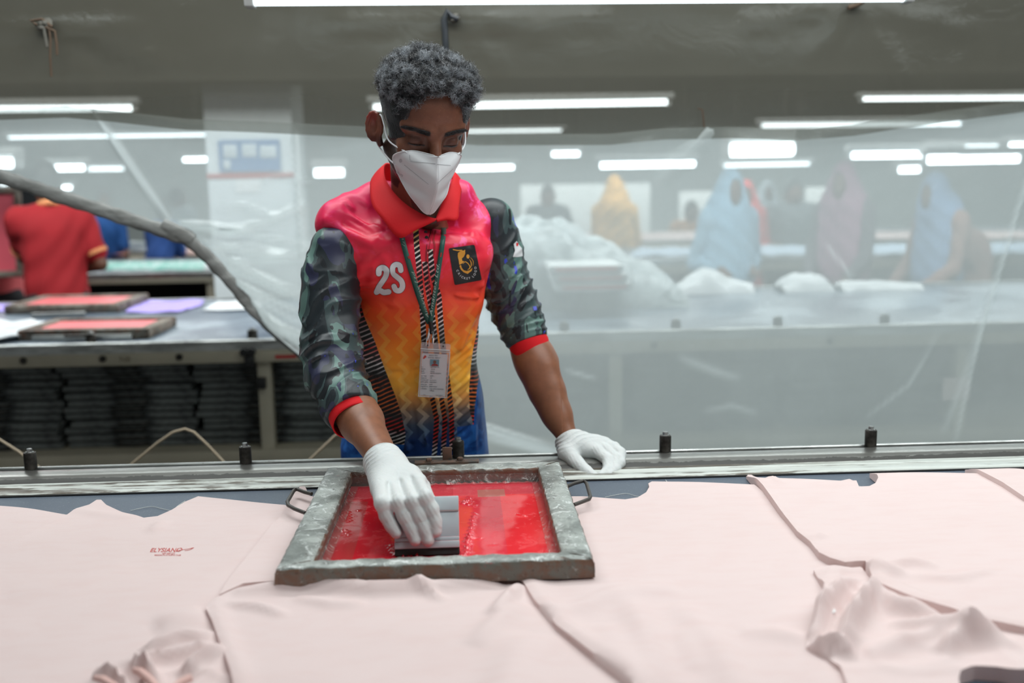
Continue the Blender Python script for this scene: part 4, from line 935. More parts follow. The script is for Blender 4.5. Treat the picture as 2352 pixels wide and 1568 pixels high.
def inset(q, ds):
    L = []
    for i in range(4):
        a, b = Vector(q[i]), Vector(q[(i+1) % 4]); d = (b-a).normalized(); nn = Vector((-d.y, d.x)); L.append((a+nn*ds[i], d))
    o = []
    for i in range(4):
        (p1_, d1), (p2_, d2) = L[i-1], L[i]; den = d1.x*d2.y-d1.y*d2.x; t = ((p2_.x-p1_.x)*d2.y-(p2_.y-p1_.y)*d2.x)/den; o.append(p1_+d1*t)
    return o
prof = [(0, 0), (-.001, .3), (0, .72), (.06, .90), (.18, .985), (.55, 1.0), (.86, .985), (.96, .93), (1, .80), (1, .35), (.93, .25), (.9, 0)]
rings = [inset(cor, [ins[i]*pr_ for i in range(4)]) for pr_, _ in prof]
for s in range(4):
    V, Fc = [], []; N = 60; mp = len(prof)
    for i in range(N+1):
        u = i/N
        for k, (pi, pz) in enumerate(prof):
            a, b = rings[k][s], rings[k][(s+1) % 4]; p = a.lerp(b, u); lump = .0012*math.sin(u*61+k*1.3+s)*math.sin(u*23+k*.6)+random.uniform(-.0005, .0005)
            V.append((p.x+lump*.6*(k < 3), p.y+lump*.6*(k < 3), ZB+(ZT-ZB)*pz+(lump if 2 < k < 10 else 0)))
    for i in range(N):
        for k in range(mp): k2 = (k+1) % mp; Fc.append((i*mp+k, (i+1)*mp+k, (i+1)*mp+k2, i*mp+k2)[::-1])
    Fc.append(tuple(range(mp))); Fc.append(tuple(N*mp+k for k in range(mp))[::-1])
    put('frame_bar', mesh_from('frame_bar', V, Fc, True, 50), M['grime'], tS)
# stretched mesh and the ink on it
m = Mat('inked_mesh'); x, y, z = m.xyz(); n = m.noise(5, 4, .5, dist=.8); q = m.noise(30, 5, .7, dist=1)
c = m.mix(n.ss(.35, .65), (176, 18, 40), (200, 26, 42)); c = m.mix((x*-1).gt(.128)*.55*(y.lt(.10)), c, (150, 62, 60))       # taped area left
c = m.mix(((x).gt(.018))*(n.ss(.3, .6)*.35+.15), c, (236, 76, 88)); c = m.mix((x.gt(.10))*(y.lt(.115))*.5, c, (236, 40, 40))
c = m.mix((y.gt(.115))*.45, c, (196, 84, 92)); c = m.mix(((x-.085).abs().lt(.024))*((y-.125).abs().lt(.020))*.6, c, (150, 120, 104))
c = m.mix(m.noise(60, 2, .5, stretch=(.2, 3, 1)).ss(.68, .74)*.2, c, (250, 150, 150))
rgh = q.ss(.5, .62)*.25+.07
M['inkmesh'] = m.done(m.bsdf(c, rgh, bump=m.bump(q, .08, .001), coat=.35))
inn = inset(cor, [i_*.95 for i_ in ins]); X0, X1 = min(p.x for p in inn), max(p.x for p in inn); Y0, Y1 = min(p.y for p in inn), max(p.y for p in inn)
nx, ny = 250, 270; gx_, gy_ = np.meshgrid(np.linspace(0, 1, nx), np.linspace(0, 1, ny))
A = [np.array(p[:]) for p in inn]
PX = ((1-gx_)*(1-gy_))[..., None]*A[0]+(gx_*(1-gy_))[..., None]*A[1]+(gx_*gy_)[..., None]*A[2]+((1-gx_)*gy_)[..., None]*A[3]
ZM = .8672; x, y = PX[..., 0], PX[..., 1]; z = np.full(x.shape, ZM)
rr = np.random.default_rng(3)
def ridge_px(pl, w, h, jag=1.0, jf=150):
    global z
    D, T = seg_dist(x, y, [tuple(P(a, b, z=ZM))[:2] for a, b in pl]); D = D+.0022*jag*np.sin(x*jf*2.1+y*90)*np.sin(y*jf*1.7)
    z = z+h*np.exp(-(np.maximum(D, 0)/w)**2)*(.6+.4*np.sin(x*jf*3+y*jf*2.2))*np.clip(np.sin(T*math.pi)*3, 0, 1)
ridge_px([(1073, 1262), (1078, 1235), (1084, 1205), (1090, 1175)], .003, .0035); ridge_px([(1078, 1236), (1098, 1236), (1108, 1238)], .003, .004); ridge_px([(1075, 1275), (1070, 1255), (1078, 1225)], .005, .004)
ridge_px([(1060, 1150), (1072, 1158), (1094, 1163)], .003, .003, 2, 220); ridge_px([(1075, 1140), (1078, 1152)], .003, .003, 2); ridge_px([(1058, 1158), (1085, 1150)], .003, .003, 2, 260)
ridge_px([(780, 1190), (795, 1175), (800, 1200)], .004, .003, 2, 260); ridge_px([(778, 1222), (795, 1218), (800, 1232)], .003, .003, 2, 260); ridge_px([(812, 1175), (830, 1170)], .002, .002); ridge_px([(842, 1178), (850, 1180)], .002, .003)
ridge_px([(1130, 1248), (1136, 1252)], .003, .003); ridge_px([(1184, 1180), (1210, 1186)], .0015, .002); ridge_px([(905, 1262), (915, 1275), (940, 1278), (975, 1276)], .004, .006, 1.5, 300); ridge_px([(895, 1250), (908, 1272)], .004, .004, 1.5, 300)
ridge_px([(1055, 1268), (1062, 1276), (1075, 1275)], .003, .004, 1, 300); ridge_px([(690, 1290), (715, 1270), (760, 1180), (790, 1135)], .004, .003); ridge_px([(1290, 1262), (1262, 1160), (1248, 1115)], .003, .003); ridge_px([(810, 1108), (1000, 1112), (1240, 1103)], .004, .003)
z = z+.00008*np.sin(x*70+3*np.sin(y*31))*np.sin(y*57)
V = np.c_[x.ravel(), y.ravel(), z.ravel()]; I = np.arange(nx*ny).reshape(ny, nx); Fq = np.stack([I[:-1, :-1], I[:-1, 1:], I[1:, 1:], I[1:, :-1]], -1).reshape(-1, 4)
put('inked_mesh', mesh_from('inked_mesh', V, Fq, True, 0), M['inkmesh'], tS)
put('mesh_underside', MB().add([(p.x, p.y, ZM-.0025) for p in inn], [(0, 3, 2, 1)]), M['redink'], tS)
# film of dried white residue and tape along the inner edges
m = Mat('cellophane_tape'); n = m.noise(28, 6, .8, dist=2.5)
b_ = m.bsdf(m.mix(n, (170, 168, 160), (226, 226, 220)), .2, bump=m.bump(n, .7, .004)); M['tape'] = m.done(m.shmix((n.ss(.52, .68)*.55+.10), m.sh('Transparent', (.95, .93, .9, 1)), b_))
i1 = inset(cor, [i_*.90 for i_ in ins]); i2 = inset(cor, [i_+.012 for i_ in ins])
for s in range(4):
    a, b, c_, d = i1[s], i1[(s+1) % 4], i2[(s+1) % 4], i2[s]; V = []; N = 40
    for i in range(N+1):
        for k in range(5):
            p = a.lerp(b, i/N).lerp(d.lerp(c_, i/N), k/4); V.append((p.x, p.y, (ZT-.004)*(1-k/4)**1.5+(ZM+.002)*(1-(1-k/4)**1.5)+random.uniform(0, .0015)))
    put('tape_strip', mesh_from('tape_strip', V, [(i*5+k, (i+1)*5+k, (i+1)*5+k+1, i*5+k+1)[::-1] for i in range(N) for k in range(4)], True, 0), M['tape'], tS)
# handles: bent rod
M['rod'] = flat('dull_steel_rod', (92, 88, 84), .45, .5, scale=40, var=.25)
for pl in ([(716, 1134), (700, 1130), (682, 1123), (675, 1126), (660, 1152), (662, 1160), (676, 1168), (702, 1178)], [(1300, 1118), (1318, 1110), (1340, 1104), (1347, 1109), (1356, 1140), (1353, 1146), (1340, 1151), (1318, 1159)]):
    put('handle', MB().tube([P(a, b, z=.879) for a, b in pl], .0033, 10), M['rod'], tS)
# register bracket on the rear bar
br = thing('b', '', '', (0, 0, 0)); bpy.data.objects.remove(br)
rust = Mat('rusty_steel'); n = rust.noise(40, 5, .7); M['rust'] = rust.done(rust.bsdf(rust.mix(n.ss(.4, .62), (78, 74, 70), (104, 80, 66)), .65, .3, bump=rust.bump(n, .5, .001)))
a, b = P(952, 1066, z=.8945), P(1100, 1060, z=.8945); yb = (a.y+b.y)/2; xa, xb = a.x, b.x
o = put('bracket', MB().box(((xa+xb)/2, yb+.004, .8955), (xb-xa, .018, .004), bev=.001).box((P(1027, 1040, y=yb+.012).x, yb+.012, .908), (.0175, .004, .027), bev=.0012), M['rust'], tS)
for px in (985, 1057):
    p = P(px, 1063, z=.897); put('bolt', MB().lathe([(.0085, 0), (.0085, .0012)], (p.x, yb+.003, .8972), 18).lathe([(.0058, .0012), (.006, .002), (.006, .0055), (.0048, .0068)], (p.x, yb+.003, .8972), hexa=True), M['rust'], tS)
# ================================================================ squeegee
m = Mat('brushed_squeegee'); n = m.noise(8, 5, .6, stretch=(8, .6, .6)); sm = m.noise(9, 4, .6)
M['sq'] = m.done(m.bsdf(m.mix(sm.ss(.4, .7), (186, 198, 203), (204, 214, 217)), .42, .15, bump=m.bump(n, .12, .0005)))
sxl, sxr = P(911, 1255, y=1.452).x, P(1056, 1250, y=1.452).x; sc = (sxl+sxr)/2; sw_ = sxr-sxl
ang = math.atan2(.056, .062); RT_ = Matrix.Rotation(-ang, 3, 'X'); B0 = Vector((sc, P(983, 1276, z=ZM).y, ZM+.001))
ang = math.radians(22); RT_ = Matrix.Rotation(-ang, 3, 'X')
tQ = thing('squeegee', 'brushed metal hand squeegee with a dark rubber blade held in the right glove', 'squeegee', B0)
def sq(nm, y0, y1, z0, z1, mt, bev=.0008, w=sw_, x=0):
    bmx = MB().box((x, (y0+y1)/2, (z0+z1)/2), (w, y1-y0, z1-z0), bev=bev); v = [tuple(RT_ @ Vector(q)+B0) for q in bmx.v]; return put(nm, MB().add(v, bmx.f), mt, tQ)
sq('blade', -.0035, .0035, 0, .020, flat('dark_rubber', (44, 58, 58), .5, scale=60, var=.3))
sq('jaw', -.0075, .0075, .010, .020, M['sq'])
sq('jaw', -.0060, .0060, .0206, .0260, M['sq'])
sq('plate', -.0045, .0045, .0265, .0640, M['sq'])
sq('plate', -.0060, .0060, .0646, .0850, M['sq'], .0012)
sq('ridge', -.0068, .0068, .0628, .0645, flat('ridge_pinkish', (170, 150, 150), .4, .4))
# ================================================================ the worker
def pts3(L): return [P(a, b, y=c) for a, b, c in L]
tM = thing('person', 'young worker in a red and orange shirt, camouflage sleeves, white mask and gloves', 'person', (P(960, 1000, y=2.12).x, 2.12, 0))
# --- skin
m = Mat('skin'); n = m.noise(30, 4, .6); n2 = m.noise(260, 3, .6); bl = m.noise(9, 3, .5)
ca = m.attr('tone', True); c = m.mix(n.ss(.3, .7)*.35, ca, (70, 42, 30)); c = m.mix(n2.ss(.55, .7)*.18, c, (150, 105, 80))
M['skin'] = m.done(m.bsdf(c, .42, bump=m.bump(n2, .18, .0006), sss=.10, spec=.5))
# --- head frame
HCn = P(972, 281, y=1.905)
HR = Matrix.Rotation(math.radians(16), 3, 'Z') @ Matrix.Rotation(math.radians(24), 3, 'X') @ Matrix.Rotation(math.radians(3), 3, 'Y')
HRn = np.array([list(r) for r in HR]); HCa = np.array(HCn)
def toL(X, Y, Z):
    x, y, z = X-HCa[0], Y-HCa[1], Z-HCa[2]
    return (HRn[0, 0]*x+HRn[1, 0]*y+HRn[2, 0]*z, HRn[0, 1]*x+HRn[1, 1]*y+HRn[2, 1]*z, HRn[0, 2]*x+HRn[1, 2]*y+HRn[2, 2]*z)
def toW(p): return HR @ Vector(p)+HCn
def skull(x, y, z):
    d = ell(x, y, z, (0, .012, .034), (.0745, .094, .086))
    d = smin(d, ell(x, y, z, (0, -.040, .040), (.062, .052, .056)), .03)
    d = smin(d, ell(x, y, z, (0, -.030, -.040), (.0585, .060, .074)), .03)
    return d
ER = np.array([[.85, .53, 0], [-.53, .85, 0], [0, 0, 1]])
def head_l(x, y, z):
    d = skull(x, y, z); ax = np.abs(x)
    d = smin(d, cap(ax, y, z, (.054, .0, -.052), (.018, -.070, -.098), .016, .018), .02)
    d = smin(d, ell(x, y, z, (0, -.076, -.100), (.022, .017, .019)), .015)
    d = smin(d, cap(ax, y, z, (.050, -.070, .018), (.012, -.090, .017), .009, .009), .014)
    d = smin(d, ell(ax, y, z, (.041, -.064, -.026), (.019, .016, .016)), .018)
    d = smax(d, -ell(ax, y, z, (.033, -.104, -.002), (.020, .0165, .0125)), .012)
    d = smin(d, ell(ax, y, z, (.0325, -.0765, -.0035), (.0150, .0125, .0125)), .004)
    d = smax(d, -cap(ax, y, z, (.018, -.0915, .0065), (.045, -.0865, .0050), .0012, .0012), .004)   # lid crease
    d = smax(d, -cap(ax, y, z, (.019, -.0900, -.0095), (.045, -.0850, -.0090), .0011, .0011), .003)  # closed lid line
    d = smin(d, cap(x, y, z, (0, -.090, .008), (0, -.113, -.036), .0085, .0125), .012)
    d = smin(d, ell(ax, y, z, (.0125, -.102, -.040), (.0085, .011, .008)), .006)
    d = smin(d, ell(x, y, z, (0, -.087, -.070), (.024, .013, .012)), .012)
    # ears
    ec = np.array([.0850, .0135, -.020]); e = ell(ax, y, z, tuple(ec), (.0068, .0170, .0275), ER)
    rim = None; th_ = np.linspace(-.6, 4.6, 12)
    P_ = [(0, .0145-.0165*math.cos(t), -.018+.0265*math.sin(t)) for t in th_[::-1]]
    P_ = [(.0760+.62*(q[1]+.004), q[1], q[2]) for q in P_]
    rim = chain(ax, y, z, P_, [.0036]*12, .002)
    e = smax(e, -ell(ax, y, z, (.0935, .0080, -.016), (.0100, .0105, .0185), ER), .003)
    e = smin(e, rim, .0025); e = smin(e, ell(ax, y, z, (.077, .001, -.043), (.005, .007, .009)), .006)
    return smin(d, e, .006)
nb = P(968, 470, y=1.995); ncent = toW((0, .022, -.055))
thr = P(985, 498, y=1.915)
def head_w(X, Y, Z):
    d = head_l(*toL(X, Y, Z))
    nk = smin(cap(X, Y, Z, ncent, nb, .052, .058), cap(X, Y, Z, toW((0, -.02, -.075)), thr, .030, .024), .035)
    nk = smin(nk, ell(X, Y, Z, P(983, 478, y=1.905), (.008, .010, .012)), .012)
    nk = smin(nk, cap(X, Y, Z, P(940, 520, y=2.0), P(968, 520, y=2.0), .034, .034), .02)
    return smin(d, nk, .018)
hv = sdf('head', head_w, (HCn.x-.17, 1.76, 1.22), (HCn.x+.20, 2.09, 1.665), .0020)
# --- rest of the body (arms, trunk and legs), coarser, one surface with the head inside the collar
armR = pts3([(800, 575, 1.965), (762, 690, 1.895), (768, 850, 1.835), (830, 968, 1.735), (880, 1052, 1.622)]); rR = [.036, .038, .036, .036, .0255]
armL = pts3([(1105, 545, 2.06), (1160, 650, 2.066), (1203, 770, 2.047), (1224, 815, 2.033), (1240, 850, 2.020), (1259, 900, 2.003), (1280, 950, 1.983), (1302, 1000, 1.958)]); rL = [.036, .037, .0345, .0365, .0362, .0330, .0268, .0215]
hipc = Vector((P(955, 1000, y=2.15).x, 2.15, .86)); chest = Vector((P(962, 650, y=2.0).x, 2.0, 1.20))
def body_w(X, Y, Z):
    d = cap(X*.72, Y, Z, (chest.x*.72, chest.y, chest.z), (hipc.x*.72, hipc.y, hipc.z), .064, .052)
    d = smin(d, smin(chain(X, Y, Z, armR, rR, .02), chain(X, Y, Z, armL, rL, .02), .02), .04)
    d = smin(d, cap(X, Y, Z, armR[0], armL[0], .030, .030), .03); d = smin(d, cap(X, Y, Z, nb, chest, .050, .055), .03)
    for s in (-1, 1): d = smin(d, chain(X, Y, Z, [(hipc.x+s*.065, 2.14, .82), (hipc.x+s*.09, 2.13, .47), (hipc.x+s*.11, 2.17, .07)], [.056, .050, .038], .02), .03)
    return d
bv_ = sdf('b', body_w, (-.40, 1.55, .04), (.30, 2.30, 1.40), .0045)
# fore-arms get the fine resolution too
fr_ = sdf('f', lambda X, Y, Z: smin(chain(X, Y, Z, armR[2:], rR[2:], .02), ell(X, Y, Z, armR[3].lerp(armR[2], .3), (.033, .035, .035)), .02), (-.36, 1.56, .90), (-.12, 1.90, 1.12), .0022)
fl_ = sdf('f', lambda X, Y, Z: chain(X, Y, Z, armL[2:], rL[2:], .03), (-.02, 1.90, .86), (.20, 2.12, 1.16), .0022)
bm = bmesh.new()
for me in (hv, bv_, fr_, fl_): bm.from_mesh(me)
me = bpy.data.meshes.new('body'); bm.to_mesh(me); bm.free(); me.polygons.foreach_set('use_smooth', [True]*len(me.polygons))
co = np.empty(len(me.vertices)*3); me.vertices.foreach_get('co', co); co = co.reshape(-1, 3)
lx, ly, lz = toL(co[:, 0], co[:, 1], co[:, 2]); alx = np.abs(lx)
tone = np.tile(np.array(lin((142, 92, 66))[:3]), (len(co), 1))
def blend(mask, col): 
    global tone; mask = np.clip(mask, 0, 1)[:, None]; tone = tone*(1-mask)+np.array(lin(col)[:3])*mask
isH = (co[:, 2] > 1.25)
blend(isH*1.0, (124, 78, 58))
bn = .0035*np.sin(lx*260)*np.sin(lz*240+ly*130)
blend(isH*np.exp(-((alx-.033)/.019)**4-((lz+.001)/.012)**4)*(ly < -.05)*.6, (62, 37, 30))           # lids and sockets
lash = np.exp(-((lz+.0100+.12*(alx-.032)**2/.02)/.0016)**2)*(np.abs(alx-.032) < .0145)*(ly < -.06)
blend(isH*lash*.98, (14, 9, 9))
brow = np.exp(-((lz-.0165-.10*(alx-.02)+3.2*(alx-.034)**2)/(.0052-.05*np.clip(alx-.03, 0, .03)))**4)*np.clip((alx-.010)/.006, 0, 1)*np.clip((.060-alx)/.006, 0, 1)*(ly < -.04)
blend(isH*brow*(.90+.1*np.sin(lx*2600+lz*1800)), (18, 13, 12))
beard = np.clip((-.018-lz+ (.0)+ (ly+.02)*-.2)/.016, 0, 1)*np.clip((ly+.062)/.012, 0, 1)*np.clip((.045-ly)/.02, 0, 1)*(alx > .035)
blend(isH*beard*.88*(lz > -.13), (22, 18, 18))
blend(isH*np.clip((-lz-.055)/.02, 0, 1)*(ly < -.045)*.75, (30, 22, 20))
side = np.clip((lz-.012+bn)/.010, 0, 1)*np.clip((ly+.058)/.008, 0, 1)*(alx > .045)*(alx < .0745+.005); blend(isH*np.clip(side, 0, 1)*.92, (20, 18, 19))
blend(isH*(alx > .079)*(ly > -.02)*.25, (150, 84, 70)); blend(isH*np.clip((lx < -.086)*np.exp(-((lz-.000)/.014)**2), 0, 1)*.45, (170, 40, 50))
arm = (co[:, 2] < 1.15)
at = me.color_attributes.new('tone', 'FLOAT_COLOR', 'POINT'); at.data.foreach_set('color', np.c_[tone, np.ones(len(tone))].astype(np.float32).ravel())
put('body', me, M['skin'], tM)

# --- hair: a curly mass plus fine strands
def hmass(x, y, z, o=0.0):
    d = ell(x, y, z, (0, .014, .046), (.0835, .098, .082)); d = smin(d, ell(x, y, z, (.004, -.032, .084), (.074, .060, .044)), .03)
    w1 = np.sin(x*150+2*np.sin(z*90))*np.sin(y*140+1.5*np.sin(x*80))*np.sin(z*130+2*np.sin(y*70)); w2 = np.sin(x*290+y*120)*np.sin(y*310-z*150)*np.sin(z*270+x*90)
    up = np.clip((z-.035)/.04, 0, 1); d = d-(.0075*w1+.0038*w2)*up
    low = np.clip((.045-z)/.05, 0, 1); d = d+low*.0085                       # clipped short at the sides
    d = smin(d, skull(x, y, z)-.0026-.0007*np.abs(w2), .006)
    hl = .058+.010*np.cos(x*30)                                    # hair line on the forehead
    cut = smin(ell(x, y, z, (0, -.124, .026), (.064, .076, .070)), ell(x, y, z, (0, -.118, -.048), (.10, .078, .064)), .02); d = smax(d, -cut, .006)
    d = smax(d, -(z-(-.045+.35*np.clip(.02-y, 0, .08)+.0)), .01)
    ear = ell(np.abs(x), y, z, (.080, .010, -.020), (.024, .024, .031)); d = smax(d, -ear, .006)
    return d+o
bx_ = HRn
hl_ = sdf('hair', lambda X, Y, Z: hmass(*toL(X, Y, Z)), (HCn.x-.15, HCn.y-.17, HCn.z-.09), (HCn.x+.15, HCn.y+.17, HCn.z+.17), .0020)
m = Mat('black_hair'); n = m.noise(240, 3, .7); at_ = m.noise(60, 3, .6)
M['hair'] = m.done(m.bsdf(m.mix(at_.ss(.4, .6), (14, 14, 16), (36, 37, 40)), .42, bump=m.bump(n, .8, .0015), spec=.6))
put('hair', hl_, M['hair'], tM)
hv_ = np.empty(len(hl_.vertices)*3); hl_.vertices.foreach_get('co', hv_); hv_ = hv_.reshape(-1, 3)+np.array(tM.location)
nv = np.empty(len(hl_.vertices)*3); hl_.vertices.foreach_get('normal', nv); nv = nv.reshape(-1, 3)
X_, Y_, Z_ = toL(hv_[:, 0], hv_[:, 1], hv_[:, 2]); good = (skull(X_, Y_, Z_) > -.001)
ids = np.where(good)[0]; r_ = np.random.default_rng(5); ids = r_.choice(ids, min(24000, len(ids)), replace=True)
K = 7; hz = Z_[ids]; L_ = np.where(hz > .055, r_.uniform(.010, .021, len(ids)), np.where(hz > .03, r_.uniform(.003, .008, len(ids)), r_.uniform(.0012, .003, len(ids))))
base = hv_[ids]-nv[ids]*.002; nn = nv[ids]; g = r_.normal(0, .55, (len(ids), 3)); cell = np.floor(base*70); cg = np.sin(cell@np.array([[12.9, 78.2, 37.7], [39.3, 11.1, 83.1], [73.1, 52.2, 9.1]]))
dr = nn+.9*cg+.35*g; dr /= np.linalg.norm(dr, axis=1)[:, None]; u_ = np.cross(dr, cg+.01); u_ /= np.linalg.norm(u_, axis=1)[:, None]; w_ = np.cross(dr, u_)
ph = r_.uniform(0, 6.28, len(ids)); pos = np.zeros((len(ids), K, 3)); cr_ = np.where(hz > .055, .0042, .0006)
for k in range(K):
    t = k/(K-1); a = ph+t*5.2; pos[:, k] = base+dr*(L_*t*.8)[:, None]+u_*(cr_*t*np.cos(a))[:, None]+w_*(cr_*t*np.sin(a))[:, None]+nn*(L_*t*(1-t)*.5)[:, None]
hc = bpy.data.hair_curves.new('strands'); hc.add_curves([K]*len(ids)); hc.position_data.foreach_set('vector', (pos-np.array(tM.location)).astype(np.float32).ravel())
ra = hc.attributes.get('radius') or hc.attributes.new('radius', 'FLOAT', 'POINT'); ra.data.foreach_set('value', np.tile(np.linspace(.00026, .00009, K), len(ids)).astype(np.float32))
m = Mat('hair_strands'); M['strand'] = m.done(m.bsdf(m.mix(m.noise(55, 2, .5).ss(.4, .65), (30, 31, 34), (150, 156, 162)), .30, spec=.9)); hc.materials.append(M['strand'])  # pale grey paints the overhead highlights into the strand colour
o = bpy.data.objects.new('hair_strands', hc); C.objects.link(o); o.parent = tM; tag(o, kind='stuff')
# brows and stubble hair as strands too
bs = []
for sx in (-1, 1):
    for i in range(240):
        u = r_.uniform(0, 1); x = sx*(.0125+.045*u); z = .0155+.007*u-.010*max(0, u-.55)**1.3+r_.uniform(-.0042, .0040)*(1.1-u*.6); yy_ = -.0965+.012*(abs(x)/.05)**2
        # find the surface by marching
        for q in range(24):
            dd = float(head_l(np.float32(x), np.float32(yy_), np.float32(z)))
            if abs(dd) < .0002: break
            yy_ += dd*.9
        a = Vector((x, yy_-.0003, z)); bs.append((toW(a), toW(a+Vector((sx*.0042, -.0009+.001*u, .0012-.002*u))), toW(a+Vector((sx*.0075, -.0003+.003*u, .0012-.004*u)))))
hc = bpy.data.hair_curves.new('brows'); hc.add_curves([3]*len(bs)); hc.position_data.foreach_set('vector', (np.array([[q[:] for q in t] for t in bs])-np.array(tM.location)).astype(np.float32).ravel())
ra = hc.attributes.get('radius') or hc.attributes.new('radius', 'FLOAT', 'POINT'); ra.data.foreach_set('value', np.tile([.00022, .0002, .00008], len(bs)).astype(np.float32)); hc.materials.append(M['hair'])
o = bpy.data.objects.new('eyebrows', hc); C.objects.link(o); o.parent = tM; tag(o, kind='stuff')

# --- white folded respirator
m = Mat('mask_fabric'); n = m.noise(500, 2, .6); s_ = m.noise(12, 3, .5)
w_b = m.bsdf(m.mix(s_, (222, 224, 226), (236, 238, 240)), .8, bump=m.bump(n+s_*2, .15, .0005)); M['mask'] = m.done(m.shmix(.15, w_b, m.sh('Translucent', (235, 235, 235))))
def surf_y(x, z, y0=-.12):
    y = y0
    for q in range(40):
        d = float(head_l(np.float32(x), np.float32(y), np.float32(z)))
        if d < .0004: break
        y += max(d*.8, .0003)
    return y
rid = [(0, -.1215, -.0165), (0, -.1315, -.037), (0, -.1400, -.054), (0, -.1405, -.074), (0, -.1330, -.096), (0, -.1215, -.119), (0, -.1130, -.1340)]
edg = [(.030, None, -.0215), (.047, None, -.0235), (.0595, None, -.0325), (.0640, None, -.047), (.0615, None, -.060), (.0500, None, -.083), (.037, None, -.103), (.022, None, -.119), (.010, None, -.130)]
def cat(L, t):
    n = len(L)-1; k = min(int(t*n), n-1); u = t*n-k; p0, p1, p2, p3 = [np.array(L[min(max(k+q, 0), n)], float) for q in (-1, 0, 1, 2)]
    return .5*((2*p1)+(p2-p0)*u+(2*p0-5*p1+4*p2-p3)*u*u+(3*p1-p0-3*p2+p3)*u**3)
# side outline: from the nose bridge over the cheek down to the chin tip
out = [(0.0, -.1215, -.0165)]
for x, _, z in edg:
    y = min(surf_y(x, z), -.02) if z > -.085 else None
    if y is None: y = -.060-(.066-x)*.85
    out.append((x, min(y-.002, -.052 if x > .055 else -.056), z))
out.append((.0, -.1130, -.1340))
V, Fc = [], []; NU, NV = 22, 44
for s in (-1, 1):
    b0 = len(V)
    for j in range(NV+1):
        v_ = j/NV; E_ = cat(out, v_); Rr = cat(rid, v_)
        for i in range(NU+1):
            u = i/NU; p = Rr*(1-u)+E_*u; bul = math.sin(u*math.pi)*.0085*math.sin(min(1, v_*1.6+.12)*math.pi*.5)*(1-v_**4)
            nrm = np.array([.55, -.8, .0]); p = p+nrm*bul; crease = .0008*math.exp(-((u-.03)/.02)**2)
            V.append(toW((s*p[0], p[1]-crease, p[2]))[:])
    for j in range(NV):
        for i in range(NU):
            q = (b0+j*(NU+1)+i, b0+j*(NU+1)+i+1, b0+(j+1)*(NU+1)+i+1, b0+(j+1)*(NU+1)+i); Fc.append(q if s < 0 else q[::-1])
o = put('mask', mesh_from('mask', V, Fc, True, 35), M['mask'], tM); md = o.modifiers.new('s', 'SOLIDIFY'); md.thickness = .0012; md.offset = -1; mask_o = o
def mask_pt(s, u, v_, off=.0006):
    E_ = cat(out, v_); Rr = cat(rid, v_); p = Rr*(1-u)+E_*u+np.array([.55, -.8, 0])*math.sin(u*math.pi)*.0085*math.sin(min(1, v_*1.6+.12)*math.pi*.5)*(1-v_**4)
    p = p+np.array([.5, -.85, .1])*off; return toW((s*p[0], p[1], p[2]))
seam = flat('mask_weld', (196, 198, 202), .6)
mb = MB()
for s in (-1, 1):
    mb.tube([mask_pt(s, .985, k/40, .0004) for k in range(1, 40)], .0011, 6)
local_ = put('mask_border', mb, M['mask'], tM); local_.parent = mask_o; local_.location = (0, 0, 0)
# ear loops
loop = flat('elastic_white', (235, 237, 240), .7)
for s in (-1, 1):
    e1, e2 = mask_pt(s, .93, .22, 0), mask_pt(s, .93, .50, 0)
    for L in ([e1, toW((s*.0715, -.045, -.022)), toW((s*.0770, -.016, -.002)), toW((s*.0800, .002, .0085)), toW((s*.0840, .018, .002))], [e2, toW((s*.0640, -.036, -.062)), toW((s*.0735, -.010, -.056)), toW((s*.0790, .012, -.050)), toW((s*.0840, .024, -.036))]):
        put('ear_loop', MB().tube([Vector(cat([q[:] for q in L], k/24)) for k in range(25)], .0015, 8), loop, tM)
    # lashes along the closed lid
    lp = []
    for k in range(15):
        x = s*(.0175+.029*k/14); z = -.0098-.0016*math.sin(math.pi*k/14); lp.append(toW((x, surf_y(x, z)-.0002, z)))
    put('eyelashes', MB().tube(lp, [.0003+.0007*math.sin(math.pi*k/14) for k in range(15)], 6), M['hair'], tM)
# ================================================================ sports shirt
def yf(py): return float(np.interp(py, [400, 480, 560, 700, 850, 950, 1060], [1.90, 1.872, 1.875, 1.902, 1.965, 2.00, 2.03]))
TL = tM.location
def q2(a, b): p = P(a, b, y=yf(b)); return (p.z-TL.z, p.x-TL.x)       # (z, x) in the worker's own frame
rows = [(1180, 792, 1122, 2.145, .105), (1100, 792, 1120, 2.14, .105), (1050, 789, 1121, 2.135, .105), (1000, 795, 1119, 2.12, .103), (950, 806, 1114, 2.105, .103), (900, 813, 1104, 2.085, .105), (850, 816, 1098, 2.065, .105), (800, 814, 1096, 2.045, .106),
        (750, 812, 1102, 2.025, .109), (700, 806, 1113, 2.008, .112), (650, 800, 1124, 1.996, .114), (600, 792, 1130, 1.988, .114), (560, 786, 1132, 1.986, .112), (520, 790, 1128, 1.99, .108), (480, 800, 1110, 1.99, .10), (440, 830, 1080, 2.0, .085)]
zz_, cx_, aa_, yy_2, bb_ = [], [], [], [], []
for py, l, r, yc, b in rows:
    A, B = P(l, py, y=yc), P(r, py, y=yc); zz_.append(P(970, py, y=yc-b).z); cx_.append((A.x+B.x)/2); aa_.append((B.x-A.x)/2); yy_2.append(yc); bb_.append(b)
def torso_sd(X, Y, Z, o=0):
    zf = np.asarray(Z).ravel(); f_ = lambda v: np.interp(zf, zz_, v).astype(np.float32).reshape(np.shape(Z))
    cx, a, cy2, b = f_(cx_), f_(aa_), f_(yy_2), f_(bb_)
    u, v = np.abs(X-cx)/a, np.abs(Y-cy2)/b; r = (u**2.5+v**2.5)**(1/2.5)
    return (r-1)*np.minimum(a, b)*.9+o
